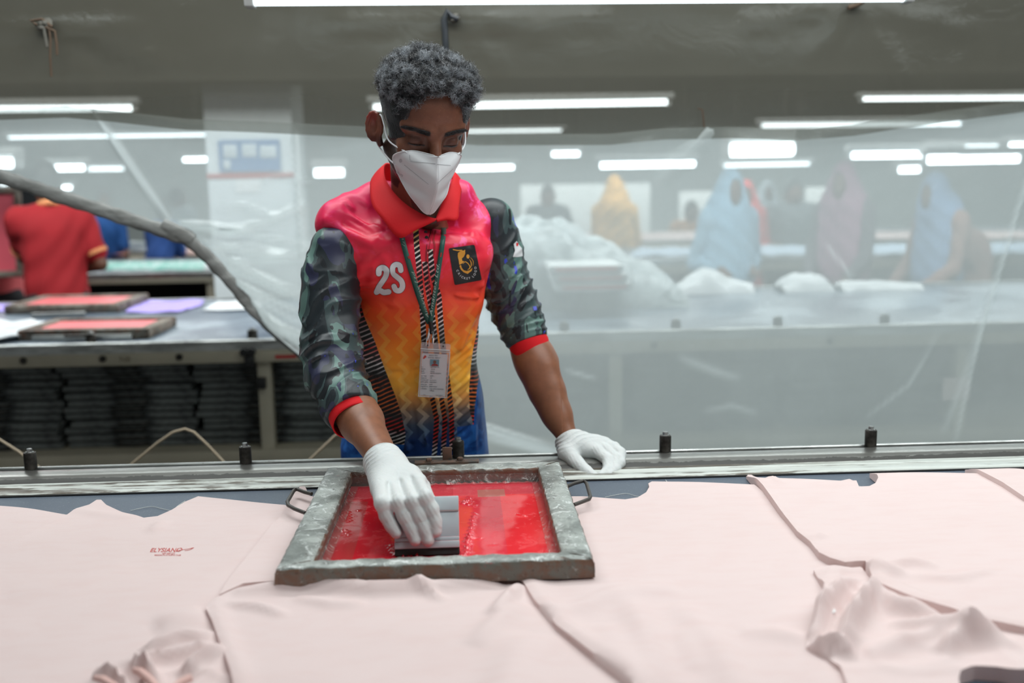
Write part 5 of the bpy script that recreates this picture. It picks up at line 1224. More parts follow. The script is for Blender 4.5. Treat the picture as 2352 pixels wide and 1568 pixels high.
sR, sL = P(780, 508, y=1.950), P(1084, 512, y=2.045); nR, nL = P(872, 462, y=2.0), P(1048, 458, y=2.03)
def wob(X, Y, Z, s, ph=0): return np.sin(X*s+1.7*np.sin(Z*s*.6+ph)+ph)*np.sin(Z*s*.8+1.3*np.sin(Y*s*.7+X*s*.4))*np.sin(Y*s*.9+ph*2)
def shirt_sd(X, Y, Z):
    d = smax(torso_sd(X, Y, Z), Z-P(960, 535, y=1.99).z, .03)
    sh = smin(cap(X, Y, Z, sR, nR, .045, .036), cap(X, Y, Z, sL, nL, .046, .036), .02)
    sh = smin(sh, cap(X, Y, Z, nR, nL, .034, .034), .02)
    sh = smin(sh, cap(X, Y, Z, P(830, 585, y=1.960), P(920, 570, y=1.965), .060, .075), .05)
    d = smin(d, sh, .035)
    # folds: soft drapes over the belly, tension folds from the arm pits and pull at the placket
    d = d+.0030*np.sin(X*34+Z*26+1.5*np.sin(Z*17))*np.clip((1.16-Z)/.2, 0, 1)*np.clip((X+.07)/.05, -1, 1)
    d = d+.0022*np.sin((Z-.55*X)*75+1.2*np.sin(X*40))*np.clip((Z-1.05)/.10, 0, 1)+.0022*wob(X, Y, Z, 42, .6)
    for a, b, w, h in (((790, 600, 1.90), (900, 560, 1.88), .010, .005), ((800, 660, 1.9), (880, 590, 1.88), .009, .004), ((1112, 600, 1.94), (1030, 540, 1.90), .009, .0035), ((1105, 650, 1.95), (1050, 640, 1.9), .009, .003), ((870, 470, 1.93), (890, 620, 1.875), .008, .003), ((1060, 800, 1.96), (1085, 720, 1.96), .008, .005), ((1070, 860, 1.97), (1090, 820, 1.99), .008, .005),
                       ((1050, 900, 1.98), (1065, 1010, 2.02), .007, .004), ((955, 930, 1.99), (990, 1050, 2.02), .010, .004), ((830, 880, 1.98), (870, 1010, 2.02), .009, .004), ((1085, 960, 2.04), (1100, 1050, 2.05), .008, .004), ((748, 505, 1.91), (860, 566, 1.88), .008, .0045), ((752, 478, 1.93), (870, 520, 1.90), .008, .004), ((790, 446, 1.96), (862, 476, 1.93), .007, .003), ((818, 640, 1.9), (868, 548, 1.88), .008, .0045), ((840, 700, 1.9), (862, 620, 1.88), .010, .003), ((1122, 470, 1.99), (1078, 560, 1.93), .009, .0045), ((1098, 442, 2.0), (1070, 520, 1.95), .008, .0035), ((1118, 560, 1.96), (1060, 610, 1.9), .008, .004), ((940, 560, 1.87), (900, 700, 1.89), .010, .003)):
        p, q = P(a[0], a[1], y=a[2]), P(b[0], b[1], y=b[2]); g = cap(X, Y, Z, p, q, 0, 0); d = d-h*np.exp(-(g/w)**2)
    # neck opening
    d = smax(d, -cap(X, Y, Z, P(975, 330, y=2.0), P(976, 470, y=1.965), .057, .055), .006)
    d = smax(d, -cap(X, Y, Z, P(998, 470, y=1.90), P(998, 497, y=1.86), .022, .010), .006)
    # hollow hem
    d = smax(d, .70-Z, .01)
    return d
FOLDS = []
rf = random.Random(11)
for k in range(5): FOLDS.append(((822, 610+k*22+rf.random()*8, 1.90), (860+rf.random()*60, 560+k*40+rf.random()*20, 1.885), .0035+rf.random()*.002, .0028))
for k in range(4): FOLDS.append(((1112, 600+k*26+rf.random()*10, 1.95), (1078-rf.random()*50, 560+k*36+rf.random()*24, 1.90), .0035+rf.random()*.002, .0028))
for k in range(6): FOLDS.append(((745+k*16, 500-k*12, 1.93), (835+k*14, 545-k*6, 1.90), .004, .0026))
for k in range(5): FOLDS.append(((1118-k*10, 470-k*6, 1.98), (1085-k*6, 540+k*5, 1.93), .004, .0026))
for k in range(16):
    x_ = 850+k*16+rf.random()*8; FOLDS.append(((x_, 830+rf.random()*90, yf(860)), (x_+rf.uniform(-16, 22), 1000+rf.random()*50, yf(1020)), .0045+rf.random()*.002, .0016+rf.random()*.0022))
for k in range(7): FOLDS.append(((1090-rf.random()*20, 760+k*34, yf(800+k*30)+.03), (1030-rf.random()*30, 800+k*36, yf(820+k*30)), .0045, .0028))
_sh0 = shirt_sd
def shirt_sd(X, Y, Z):
    d = _sh0(X, Y, Z).copy()
    for a, b, w, h in FOLDS:
        p, q = P(a[0], a[1], y=a[2]), P(b[0], b[1], y=b[2]); mrg = .03
        ix = np.where((X[:, 0, 0] > min(p.x, q.x)-mrg) & (X[:, 0, 0] < max(p.x, q.x)+mrg))[0]; iy = np.where((Y[0, :, 0] > min(p.y, q.y)-mrg) & (Y[0, :, 0] < max(p.y, q.y)+mrg))[0]; iz = np.where((Z[0, 0] > min(p.z, q.z)-mrg) & (Z[0, 0] < max(p.z, q.z)+mrg))[0]
        if not (len(ix) and len(iy) and len(iz)): continue
        sl = np.ix_(ix, iy, iz); g = cap(X[ix], Y[:, iy], Z[:, :, iz], p, q, 0, 0); d[sl] -= h*np.exp(-(g/w)**2)-h*.5*np.exp(-((g-2*w)/w)**2)
    return d
sh_me = sdf('shirt', shirt_sd, (-.36, 1.78, .68), (.20, 2.27, 1.47), .0030, 1)
m = Mat('sublimated_shirt'); X, Y, Z = m.xyz()
nz = m.noise(10, 4, .6, dist=.8); n2 = m.noise(28, 4, .6, dist=.6)
zt0, zt1 = q2(980, 1100)[0], q2(980, 400)[0]; tt = (Z-zt0)*(1/(zt1-zt0))
tz = lambda py: (q2(980, py)[0]-zt0)/(zt1-zt0)
stops = [(1085, (20, 62, 130)), (1010, (26, 50, 98)), (975, (62, 72, 92)), (945, (122, 100, 86)), (915, (214, 146, 74)), (880, (252, 184, 62)), (820, (254, 156, 42)), (760, (250, 118, 36)), (700, (242, 76, 42)), (640, (230, 44, 50)), (540, (226, 38, 72)), (430, (226, 42, 96))]
base_c = m.ramp((nz-.5)*.03+tt, [(tz(py), c) for py, c in stops])
base_c = m.mix((n2.ss(.52, .66)*(Z.ss(q2(980, 700)[0], q2(980, 480)[0]))*.95)*(X.ss(q2(900, 550)[1], q2(1080, 550)[1])*.75+.25), base_c, (252, 96, 168))
# wavering zigzags
zp = .034; tri = (((Z+n2*.004)*(1/zp)).frac()-.5).abs()*2-.5
xz = (X+tri*.0145)*(1/.034)+(nz-.5)*.35; zig = (xz.frac()-.5).abs().lt(.17); zm = Z.ss(q2(980, 670)[0], q2(980, 760)[0])*Z.ss(q2(980, 1045)[0], q2(980, 990)[0])
zc_ = m.ramp(tt, [(tz(1040), (40, 90, 160)), (tz(985), (110, 130, 150)), (tz(945), (200, 170, 140)), (tz(900), (255, 206, 96)), (tz(780), (254, 172, 62)), (tz(690), (250, 120, 60))])
base_c = m.mix(zig*zm*.68, base_c, zc_)
# side panels in black with flowing lines
xb = Z.pl([q2(818, 680), q2(835, 730), q2(862, 790), q2(885, 850), q2(905, 900), q2(922, 950), q2(932, 1000), q2(925, 1040)]); dx = xb-X
xr = Z.pl([q2(1112, 730), q2(1100, 760), q2(1088, 810), q2(1082, 850), q2(1078, 900), q2(1079, 950), q2(1086, 975)]); dr_ = X-xr
fl = (Z*1.0+(dx*9).sin()*.016+dx*.30)*(1/.0088); st = (fl.frac()).lt(.30); st2 = ((Z+dr_*.30)*(1/.0088)).frac().lt(.38)
lc = m.ramp(tt, [(tz(1030), (200, 160, 130)), (tz(1000), (225, 225, 225)), (tz(985), (214, 50, 44)), (tz(968), (214, 50, 44)), (tz(955), (60, 62, 66)), (tz(930), (220, 110, 50)), (tz(885), (205, 95, 50)), (tz(860), (50, 52, 54)), (tz(835), (228, 228, 228)), (tz(800), (215, 60, 50)), (tz(770), (190, 190, 190)), (tz(720), (200, 50, 60))])
pan = m.mix(st*(m.noise(40, 2, .5).ss(.25, .4)), (20, 20, 22), lc); pan2 = m.mix(st2, (20, 20, 22), lc)
inL = dx.gt(0)*Z.gt(q2(900, 1022)[0]); inL2 = (dx.gt(0))*(Z.gt(q2(900, 1022)[0]+0)*1.0)
base_c = m.mix(inL*(Z.lt(q2(818, 690)[0])), base_c, pan); base_c = m.mix(dr_.gt(0)*Z.lt(q2(1100, 735)[0])*Z.gt(q2(1086, 985)[0]), base_c, pan2)
xr3 = Z.pl([q2(1112, 850), q2(1098, 900), q2(1092, 940), q2(1088, 985)]); blue = m.mix(n2.ss(.4, .6), (16, 66, 140), (40, 104, 184))
base_c = m.mix((X-xr3).gt(0)*Z.lt(q2(1100, 862)[0]), base_c, blue); base_c = m.mix((Z.lt(q2(1000, 985)[0]))*((X-q2(1050, 1000)[1]).gt(0)), base_c, blue)
base_c = m.mix((dx.gt(0))*(Z.lt(q2(900, 1022)[0])), base_c, blue)
# three centre bands
for pts, zlo, zhi in (([(954, 532), (962, 603), (970, 706), (974, 783), (988, 880), (993, 915), (1003, 967), (997, 1052)], 1075, 528), ([(976, 600), (982, 652), (993, 720), (1000, 783), (1010, 880), (1014, 915), (1022, 967), (1018, 1040)], 1060, 600), ([(988, 572), (993, 625), (1008, 679), (1016, 783), (1028, 877), (1037, 948), (1038, 1027)], 1040, 572)):
    xc = Z.pl([q2(a, b) for a, b in pts]); dd = X-xc; on = dd.abs().lt(.0052)*Z.gt(q2(980, zlo)[0])*Z.lt(q2(980, zhi)[0])
    da = ((Z-dd*.6)*(1/.0092)).frac().lt(.36); lc2 = m.ramp(tt, [(tz(1040), (220, 220, 220)), (tz(1010), (205, 48, 48)), (tz(970), (205, 48, 48)), (tz(930), (226, 120, 50)), (tz(860), (226, 120, 50)), (tz(800), (60, 60, 60)), (tz(740), (228, 228, 228)), (tz(640), (226, 80, 70)), (tz(590), (232, 232, 232)), (tz(540), (215, 170, 90))])
    base_c = m.mix(on, base_c, m.mix(da, (17, 17, 19), lc2))
wv = m.noise(700, 2, .5); fd = m.noise(17, 2, .45, dist=.35)
M['shirt'] = m.done(m.bsdf(base_c, .40, bump=m.bump(wv*.02+fd, .75, .006), spec=.4))
shirt = put('shirt', sh_me, M['shirt'], tM)

# --- sleeves
m = Mat('camouflage_sleeve'); X, Y, Z = m.xyz()
v1 = m.noise(15, 1.5, .5, dist=.5, stretch=(1.5, 1, .75)); v2 = m.noise(20, 1.5, .5, dist=.6, vec=m.vec(X*1.3+3.1, Y+1.7, Z*.7+.4)); v3 = m.noise(15, 3, .65, dist=1.6, vec=m.vec(X*1.8+8.1, Y, Z*.8+5.0)); v4 = m.noise(75, 2, .5, dist=.6)
v5 = m.noise(30, 1, .5, dist=.3, vec=m.vec(X*2.2+1.1, Y*1.5, Z*.7+2.4))
cc = m.mix((v1+v4*.035).gt(.515), (38, 45, 49), (62, 78, 79)); cc = m.mix((v1+v4*.03).gt(.60), cc, (92, 122, 115)); cc = m.mix((v2+v4*.03).gt(.65), cc, (50, 53, 76)); cc = m.mix((v2+v4*.03).lt(.405), cc, (28, 32, 36)); cc = m.mix(v5.gt(.66), cc, (31, 36, 40)); cc = m.mix(v3.gt(.70), cc, (58, 74, 190))
fd = m.noise(20, 1.5, .4)
M['camo'] = m.done(m.bsdf(cc, .40, bump=m.bump(m.noise(700, 2, .5)*.02+fd, .45, .006), spec=.4))
def sleeve(pl, rs, folds, lo, hi, h=.0026, seed=0, name='sleeve'):
    L = [0]
    for a, b in zip(pl, pl[1:]): L.append(L[-1]+(b-a).length)
    def fn(X, Y, Z):
        best = None; along = None
        d = chain(X, Y, Z, pl, rs, .025)
        for i, (a, b) in enumerate(zip(pl, pl[1:])):
            ba = b-a; l2 = ba.length_squared; t = np.clip(((X-a.x)*ba.x+(Y-a.y)*ba.y+(Z-a.z)*ba.z)/l2, 0, 1); q = (X-a.x-ba.x*t)**2+(Y-a.y-ba.y*t)**2+(Z-a.z-ba.z*t)**2
            s_ = L[i]+t*(L[i+1]-L[i])
            if best is None: best, along = q, s_
            else: mk = q < best; best = np.where(mk, q, best); along = np.where(mk, s_, along)
        for s0, wd, am, fr, sk in folds:
            ph = (along+sk[0]*(X-pl[1].x)+sk[1]*(Y-pl[1].y))*fr+1.1*np.sin((X*1.3-Y)*38+seed)+.6*np.sin(Z*55+X*30)
            rdg = 1-np.abs(np.sin(ph)); d = d-am*(rdg**1.5-.35)*np.exp(-((along-s0)/wd)**2)
        d = d+.0016*wob(X, Y, Z, 55, seed)
        # end cut at the cuff
        e = pl[-1]; dr = (pl[-1]-pl[-2]).normalized(); pl_d = (X-e.x)*dr.x+(Y-e.y)*dr.y+(Z-e.z)*dr.z
        return smax(d, pl_d, .003)
    return sdf(name, fn, lo, hi, h, 1)
slR = pts3([(772, 574, 1.927), (760, 640, 1.912), (758, 700, 1.893), (760, 790, 1.862), (766, 850, 1.834), (800, 928, 1.768), (809, 948, 1.752)]); srR = [.050, .0500, .0500, .0520, .0525, .0455, .0425]
slL = pts3([(1128, 508, 2.062), (1141, 570, 2.066), (1158, 640, 2.068), (1182, 705, 2.060), (1201, 755, 2.048), (1213, 785, 2.038)]); srL = [.048, .0485, .0490, .0480, .0425, .0400]
seR = put('sleeve', sleeve(slR, srR, [(.245, .075, .0085, 105, (.25, .5)), (.13, .07, .0050, 70, (.5, .2)), (.03, .05, .0030, 70, (-.5, 0)), (.36, .04, .0022, 120, (.1, .1))], (-.38, 1.66, .96), (-.10, 2.02, 1.40), seed=1), M['camo'], tM)
seL = put('sleeve', sleeve(slL, srL, [(.16, .07, .0080, 110, (.3, .2)), (.06, .05, .0040, 75, (.6, .1)), (.235, .03, .0040, 190, (.1, .0))], (.02, 1.93, 1.02), (.28, 2.16, 1.40), seed=2), M['camo'], tM)
# red cuffs
m = Mat('red_rib'); rb = (m.noise(300, 2, .5)); M['rib'] = m.done(m.bsdf(m.mix(m.noise(12, 3), (196, 18, 28), (208, 28, 34)), .75, bump=m.bump(rb, .4, .0008), spec=.25))
def cuff(a, b, r0, r1, fl=1.0):
    a, b = Vector(a), Vector(b); d = (b-a).normalized(); N = 44; V = []; u = d.cross(Vector((0, 0, 1))).normalized(); w = u.cross(d); prof_ = [(-.001, -.0025), (0.0, .0005), (.25, .0018), (.7, .0012), (.95, .0012), (1.0, .0), (1.0, -.0015), (.5, -.0020)]
    for t, o in prof_:
        for k in range(N):
            an = 2*math.pi*k/N; r = r0+(r1-r0)*t+o+.0008*math.sin(an*3+t*2); V.append((a+d*((b-a).length*t)+u*math.cos(an)*r+w*math.sin(an)*r)[:])
    mp = len(prof_); Fc = [(i*N+k, i*N+(k+1) % N, ((i+1) % mp)*N+(k+1) % N, ((i+1) % mp)*N+k) for i in range(mp) for k in range(N)]
    return mesh_from('cuff', V, Fc, True, 60)
put('cuff', cuff(P(808, 944, y=1.758), P(818, 968, y=1.734), .0430, .0410), M['rib'], tM)
put('cuff', cuff(P(1212, 783, y=2.038), P(1222, 812, y=2.030), .0405, .0385), M['rib'], tM)
# shoulder piping: thin seams are left to the meeting of cloths
# --- collar
def strip(name, prs, th=.0028, n=5, bulge=.004):
    pr_ = []
    M_ = len(prs)-1
    for k in range(M_*6+1):
        t = k/(M_*6); pr_.append((cat([p[0][:] for p in prs], t), cat([p[1][:] for p in prs], t)))
    V = []; 
    for a, b in pr_:
        for i in range(n+1):
            u = i/n; p = a*(1-u)+b*u; c = np.array(nb[:]); c[2] = p[2]; o = (p-c); o /= max(np.linalg.norm(o), 1e-6); p = p+o*bulge*math.sin(u*math.pi)**.7; V.append(tuple(p))
    Fc = [(j*(n+1)+i, j*(n+1)+i+1, (j+1)*(n+1)+i+1, (j+1)*(n+1)+i) for j in range(len(pr_)-1) for i in range(n)]
    o = put(name, mesh_from(name, V, Fc, True, 60), M['rib'], tM); md = o.modifiers.new('s', 'SOLIDIFY'); md.thickness = th; md.offset = 0; return o
pp = lambda a, b, y: P(a, b, y=y)
back = (pp(970, 390, 2.065), pp(970, 436, 2.092))
strip('collar', [back, (pp(918, 382, 2.055), pp(892, 425, 2.08)), (pp(886, 376, 2.015), pp(857, 412, 2.02)), (pp(884, 405, 1.965), pp(851, 432, 1.955)), (pp(900, 436, 1.925), pp(856, 472, 1.905)), (pp(928, 466, 1.893), pp(882, 508, 1.873)), (pp(962, 488, 1.872), pp(917, 546, 1.857)), (pp(990, 500, 1.862), pp(958, 526, 1.855)), (pp(1002, 503, 1.860), pp(997, 507, 1.857))])
strip('collar', [back, (pp(1015, 384, 2.07), pp(1040, 425, 2.085)), (pp(1040, 392, 2.035), pp(1062, 424, 2.045)), (pp(1036, 420, 1.985), pp(1058, 444, 1.985)), (pp(1024, 448, 1.935), pp(1054, 476, 1.925)), (pp(1012, 474, 1.900), pp(1050, 504, 1.885)), (pp(1004, 494, 1.876), pp(1024, 505, 1.878)), (pp(1001, 503, 1.866), pp(1003, 508, 1.866))])
# --- things laid on the shirt front: cast from the front onto its surface
inv = Vector(TL); bvS = BVHTree.FromPolygons([v.co+inv for v in sh_me.vertices], [p.vertices[:] for p in sh_me.polygons])
bvL = BVHTree.FromPolygons([v.co+inv for v in seL.data.vertices], [p.vertices[:] for p in seL.data.polygons])
camP = Vector((0, 0, CAMH))
def onto(px, py, off=.001, bv=None):
    d = P(px, py, y=1.8)-camP; d.normalize(); h = (bv or bvS).ray_cast(camP+d*1.2, d)
    if h[0] is None: return P(px, py, y=yf(py))-Vector((0, off, 0))
    return h[0]-d*off
def decal(name, polys, mat, off=.001, bv=None, grid_=4.0, kind=None, angle=60):
    """polys: outlines in photograph pixels; each filled with a fine mesh laid on the cloth"""
    mb = MB()
    for pl in polys:
        v, f = cloth_grid(pl, grid_); mb.add([onto(a, b, off, bv)[:] for a, b in v], f)
    o = put(name, mesh_from(name, mb.v, mb.f, True, angle), mat, tM); o.parent = shirt if bv is None else seL
    o.location = (0, 0, 0)
    return o
def ribbon(pl, w, n=6):
    """outline of a thick stroke"""
    pl = [np.array(p, float) for p in pl]; L = []
    for k in range((len(pl)-1)*n+1): L.append(cat([tuple(p)+(0,) for p in pl], k/((len(pl)-1)*n))[:2])
    ws = w if hasattr(w, '__len__') else [w]*len(L); a, b = [], []
    for i, p in enumerate(L):
        t = (L[min(i+1, len(L)-1)]-L[max(i-1, 0)]); t = t/max(np.linalg.norm(t), 1e-6); nn_ = np.array([-t[1], t[0]]); ww = np.interp(i/(len(L)-1), np.linspace(0, 1, len(ws)), ws)/2; a.append(p+nn_*ww); b.append(p-nn_*ww)
    return a, b
def strokes(name, sts, mat, off, bv=None):
    mb = MB()
    for pl, w in sts:
        a, b = ribbon(pl, w); n = len(a)
        V = []
        for i in range(n):
            for u in (0, .5, 1): q = a[i]*(1-u)+b[i]*u; V.append(onto(q[0], q[1], off, bv)[:])
        mb.add(V, [(i*3+k, i*3+k+1, (i+1)*3+k+1, (i+1)*3+k) for i in range(n-1) for k in (0, 1)])
        if (w if not hasattr(w, '__len__') else max(w)) > 5:
            for e in (0, -1):
                c = (a[e]+b[e])/2; r = np.linalg.norm(a[e]-b[e])/2; V = [onto(c[0], c[1], off, bv)[:]]+[onto(c[0]+r*math.cos(t*.524), c[1]+r*math.sin(t*.524), off, bv)[:] for t in range(12)]
                mb.add(V, [(0, 1+t, 1+(t+1) % 12) for t in range(12)])
    o = put(name, mesh_from(name, mb.v, mb.f, True, 60), mat, tM); o.parent = shirt if bv is None else seL; o.location = (0, 0, 0)
    return o
Z2 = lambda L: [(660+a/3.675, 380+b/3.675) for a, b in L]
wht = flat('print_white', (226, 228, 230), .5); blk = flat('print_black', (24, 24, 26), .5)
d2 = [(Z2([(772, 912), (776, 878), (806, 862), (836, 885), (832, 930), (806, 975), (775, 1020), (752, 1068)]), [9, 10, 9, 9.5, 8.5, 8, 8, 8]), (Z2([(752, 1070), (785, 1056), (812, 1070), (855, 1066)]), [8, 8, 9, 9])]
dS = [(Z2([(958, 885), (948, 845), (915, 836), (890, 860), (893, 910), (925, 940), (962, 975), (972, 1020), (952, 1054), (918, 1052), (900, 1020)]), [9, 9.5, 9, 9, 8, 9, 9, 9.5, 9, 9, 9])]
grow = lambda S, e: [(p, [x+e for x in w]) for p, w in S]
d2, dS = grow(d2, 3.8), grow(dS, 3.2)
strokes('number_outline', grow(d2+dS, 1.6), blk, .0008); strokes('number', d2+dS, wht, .0013)
# square emblem
def rounded(L, r=4, n=4):
    o = []
    for i in range(len(L)):
        p0, p1, p2 = [np.array(L[(i+q) % len(L)], float) for q in (-1, 0, 1)]; a = p1+(p0-p1)/np.linalg.norm(p0-p1)*r; b = p1+(p2-p1)/np.linalg.norm(p2-p1)*r
        for k in range(n+1): t = k/n; o.append(tuple(a*(1-t)**2+2*p1*t*(1-t)+b*t*t))
    return o
decal('emblem', [rounded(Z2([(1362, 698), (1580, 668), (1642, 966), (1412, 1010)]), 4)], blk, .0010, grid_=5)
gold = flat('print_gold', (212, 148, 48), .5)
decal('emblem_figure', [Z2([(1395, 704), (1440, 712), (1474, 710), (1474, 722), (1436, 722), (1398, 713)]), Z2([(1440, 738), (1455, 726), (1478, 716), (1500, 720), (1502, 742), (1490, 768), (1472, 786), (1478, 806), (1494, 806), (1476, 826), (1452, 838), (1446, 800), (1438, 762)]),
                        Z2([(1524, 748), (1536, 756), (1538, 772), (1530, 786), (1517, 782), (1511, 768), (1514, 754)]), Z2([(1452, 846), (1466, 838), (1472, 862), (1490, 884), (1512, 890), (1540, 884), (1562, 862), (1556, 888), (1522, 914), (1490, 902), (1464, 878)])], gold, .0014, grid_=2.4)
strokes('emblem_stroke', [(Z2([(1538, 792), (1552, 820), (1550, 850), (1532, 878)]), [1, 2.2, 1.8, .8]), (Z2([(1546, 776), (1568, 806), (1566, 846)]), [.8, 1.6, .6]), (Z2([(1482, 828), (1502, 812), (1528, 830), (1540, 858), (1522, 880)]), [1, 2, 1.6, .8]), (Z2([(1490, 726), (1500, 712)]), [2.5, 2])], gold, .0014)
for ch, x, y, an in (('C', 1438, 888, 70), ('R', 1449, 912, 55), ('I', 1462, 929, 45), ('C', 1478, 941, 28), ('K', 1498, 950, 14), ('E', 1518, 953, 2), ('T', 1537, 950, -10), ('L', 1566, 936, -38), ('O', 1580, 918, -55), ('G', 1588, 892, -72), ('O', 1587, 864, -85)):
    v, f = text_polys(ch, 7.2, off=.02); a = math.radians(an); c = Z2([(x, y)])[0]; vx = v[:, 0]; vy = v[:, 1]-2.6
    q = put('lettering', mesh_from('lettering', [onto(c[0]+math.cos(a)*x_+math.sin(a)*y_, c[1]+math.sin(a)*x_-math.cos(a)*y_, .0016)[:] for x_, y_ in zip(vx, vy)], f, False), wht, tM); q.parent = shirt
# small white crest on the left sleeve
decal('sleeve_crest', [[(1180, 560), (1187, 553), (1192, 562), (1199, 570), (1201, 588), (1190, 590), (1178, 590), (1183, 575)]], wht, .0012, bvL, 3)
decal('sleeve_crest_dot', [[(1186, 557), (1191, 558), (1190, 565), (1186, 565)]], M['rib'], .0016, bvL, 2)
decal('sleeve_tab', [[(1224, 704), (1232, 703), (1234, 712), (1226, 713)]], flat('tab_blue', (70, 80, 190), .5), .0014, bvL, 3)
# placket edge, buttons
dkr = flat('placket_red', (176, 26, 40), .6)
strokes('placket_edge', [([(1001, 506), (997, 520), (990, 545), (984, 590), (985, 650), (990, 710)], [2.2, 2.0, 1.6, 1.4, 1.2, 1]), ([(1000, 508), (1001, 525), (996, 548), (999, 566), (995, 590)], [4, 5, 4, 3.5, 2])], dkr, .0014)
strokes('placket_gap', [([(996, 512), (990, 530), (984, 552)], [1.2, 2.2, 1]), ([(981, 560), (979, 585), (979, 610)], [1, 1.8, 1])], blk, .0020)
for a, b in ((978, 533), (980, 545)):
    c = onto(a, b, .002); q = put('button', MB().lathe([(.0032, -.001), (.0034, .0005), (.0026, .001)], c, 14, rot=Matrix.Rotation(math.pi/2, 3, 'X')), blk, tM); q.parent = shirt
bvM = BVHTree.FromPolygons([v.co+inv for v in mask_o.data.vertices], [p.vertices[:] for p in mask_o.data.polygons])
def mcast(a, b, off=.0006):
    d = P(a, b, y=1.75)-camP; d.normalize(); h = bvM.ray_cast(camP+d*1.2, d); return (h[0]-d*off) if h[0] is not None else P(a, b, y=1.78)
wg = flat('weld_grey', (150, 152, 156), .7)
for a, b, n in (((941, 356), (942, 369), 6), ((943, 370), (1001, 376), 22), ((1004, 377), (1036, 380), 12), ((929, 379), (985, 424), 24), ((1040, 388), (1004, 422), 14)):
    mb = MB()
    for k in range(n):
        t0, t1 = k/n, (k+.5)/n; mb.tube([mcast(a[0]+(b[0]-a[0])*t, a[1]+(b[1]-a[1])*t) for t in (t0, t1)], .00045, 5)
    q = put('weld_line', mb, wg, tM); q.parent = mask_o; tag(q, kind='stuff')
q = put('valve_dot', mesh_from('d', [mcast(920+3.6*math.cos(k*.524), 369+4.6*math.sin(k*.524))[:] for k in range(12)], [tuple(range(12))], False), flat('dot_grey', (190, 192, 196), .6), tM); q.parent = mask_o
v, f = text_polys('KN95', 7); a_ = math.radians(33)
q = put('lettering', mesh_from('lettering', [mcast(917+x*math.cos(a_)+y*math.sin(a_), 402+x*math.sin(a_)-y*math.cos(a_))[:] for x, y, _ in v], f, False), flat('mask_ink', (170, 173, 180), .7), tM); q.parent = mask_o
# --- lanyard
m = Mat('green_ribbon'); n = m.noise(60, 3, .6); M['ribbon'] = m.done(m.bsdf(m.mix(n, (26, 72, 64), (44, 100, 88)), .5, bump=m.bump(m.noise(900, 1), .4, .0004)))
def band(pl, w, off=.003, th=.0012):
    a, b = ribbon(pl, w); n = len(a); V = [];
    for i in range(n):
        for u in (0, 1): q = a[i]*(1-u)+b[i]*u; V.append(onto(q[0], q[1], off)[:])
    return V, [(i*2, i*2+1, i*2+3, i*2+2) for i in range(n-1)]
lan = None
V, f = band([(922, 540), (932, 580), (945, 625), (958, 668), (972, 708), (986, 742)], 12, .0032); l1 = put('lanyard', mesh_from('lanyard', V, f), M['ribbon'], tM); l1.modifiers.new('s', 'SOLIDIFY').thickness = .001
V, f = band([(1020, 504), (1018, 545), (1010, 600), (1002, 655), (994, 705), (988, 744)], 11, .0040); l2 = put('lanyard', mesh_from('lanyard', V, f), M['ribbon'], tM); l2.modifiers.new('s', 'SOLIDIFY').thickness = .001
V, f = band([(988, 738), (991, 752), (992, 766)], 10, .0050); l3 = put('lanyard_tail', mesh_from('lanyard_tail', V, f), flat('black_ribbon', (34, 38, 38), .5), tM); l3.modifiers.new('s', 'SOLIDIFY').thickness = .0015
lt = flat('lanyard_print', (180, 204, 194), .6)
def along(txt, a, b, size, off, par, flip=False, shear=.35):
    v, f = text_polys(txt, size, align='LEFT', shear=shear, space=1.05); a, b = np.array(a, float), np.array(b, float); L = np.linalg.norm(b-a); d = (b-a)/L; nn_ = np.array([d[1], -d[0]]); k = L/v[:, 0].max()
    V = [onto(*(a+d*x*k+nn_*(y-size*.33)), off)[:] for x, y, _ in v]; q = put('lettering', mesh_from('lettering', V, f, False), lt, tM); q.parent = par; return q
along('Amantex Ltd.', (984, 732), (948, 622), 10, .0046, l1); along('Am', (927, 566), (924, 548), 9, .0046, l1)
along('Amantex Ltd.', (989, 726), (1006, 606), 10, .0055, l2)
strokes('lanyard_mark', [([(938, 588), (941, 594)], 4), ([(1014, 580), (1012, 590)], 3.4)], flat('mark_red', (170, 50, 44), .6), .0056)
# clip and badge
ch = metal('chrome_clip', (170, 172, 174), (225, 226, 226), .2, 20, (1, 1, 1)); yb_ = yf(790)-.022
mb = MB(); bp = lambda a, b, dy=0: P(a, b, y=yb_-dy)
mb.tube([bp(989, 748), bp(987, 757), bp(984, 772), bp(982, 782)], [.0016, .0022, .0020, .0010], 8); mb.tube([bp(992, 750), bp(994, 762, .002), bp(995, 776, .002), bp(994, 789, .002)], [.0016, .0026, .0030, .0016], 8); mb.tube([bp(984, 765), bp(980, 778), bp(978, 793)], [.0009]*3, 6); mb.tube([bp(989, 768), bp(986, 782), bp(984, 796)], [.0009]*3, 6)
mb.tube([bp(989+6*math.cos(k*.7), 752+6*math.sin(k*.7)) for k in range(9)], .0008, 6, up=(0, 1, 0), closed=True)
put('clip', mb, ch, tM)
m = Mat('clear_vinyl'); g_ = m.bsdf((228, 226, 226), .15, spec=.6); M['vinyl'] = m.done(m.shmix(.30, m.sh('Transparent', (.97, .97, .97, 1)), g_))
y0_ = yf(850)-.022
def bq(a, b, dy=0): # badge plane leans with the belly
    return P(a, b, y=float(np.interp(b, [780, 920], [yb_, yb_+.028]))-dy)
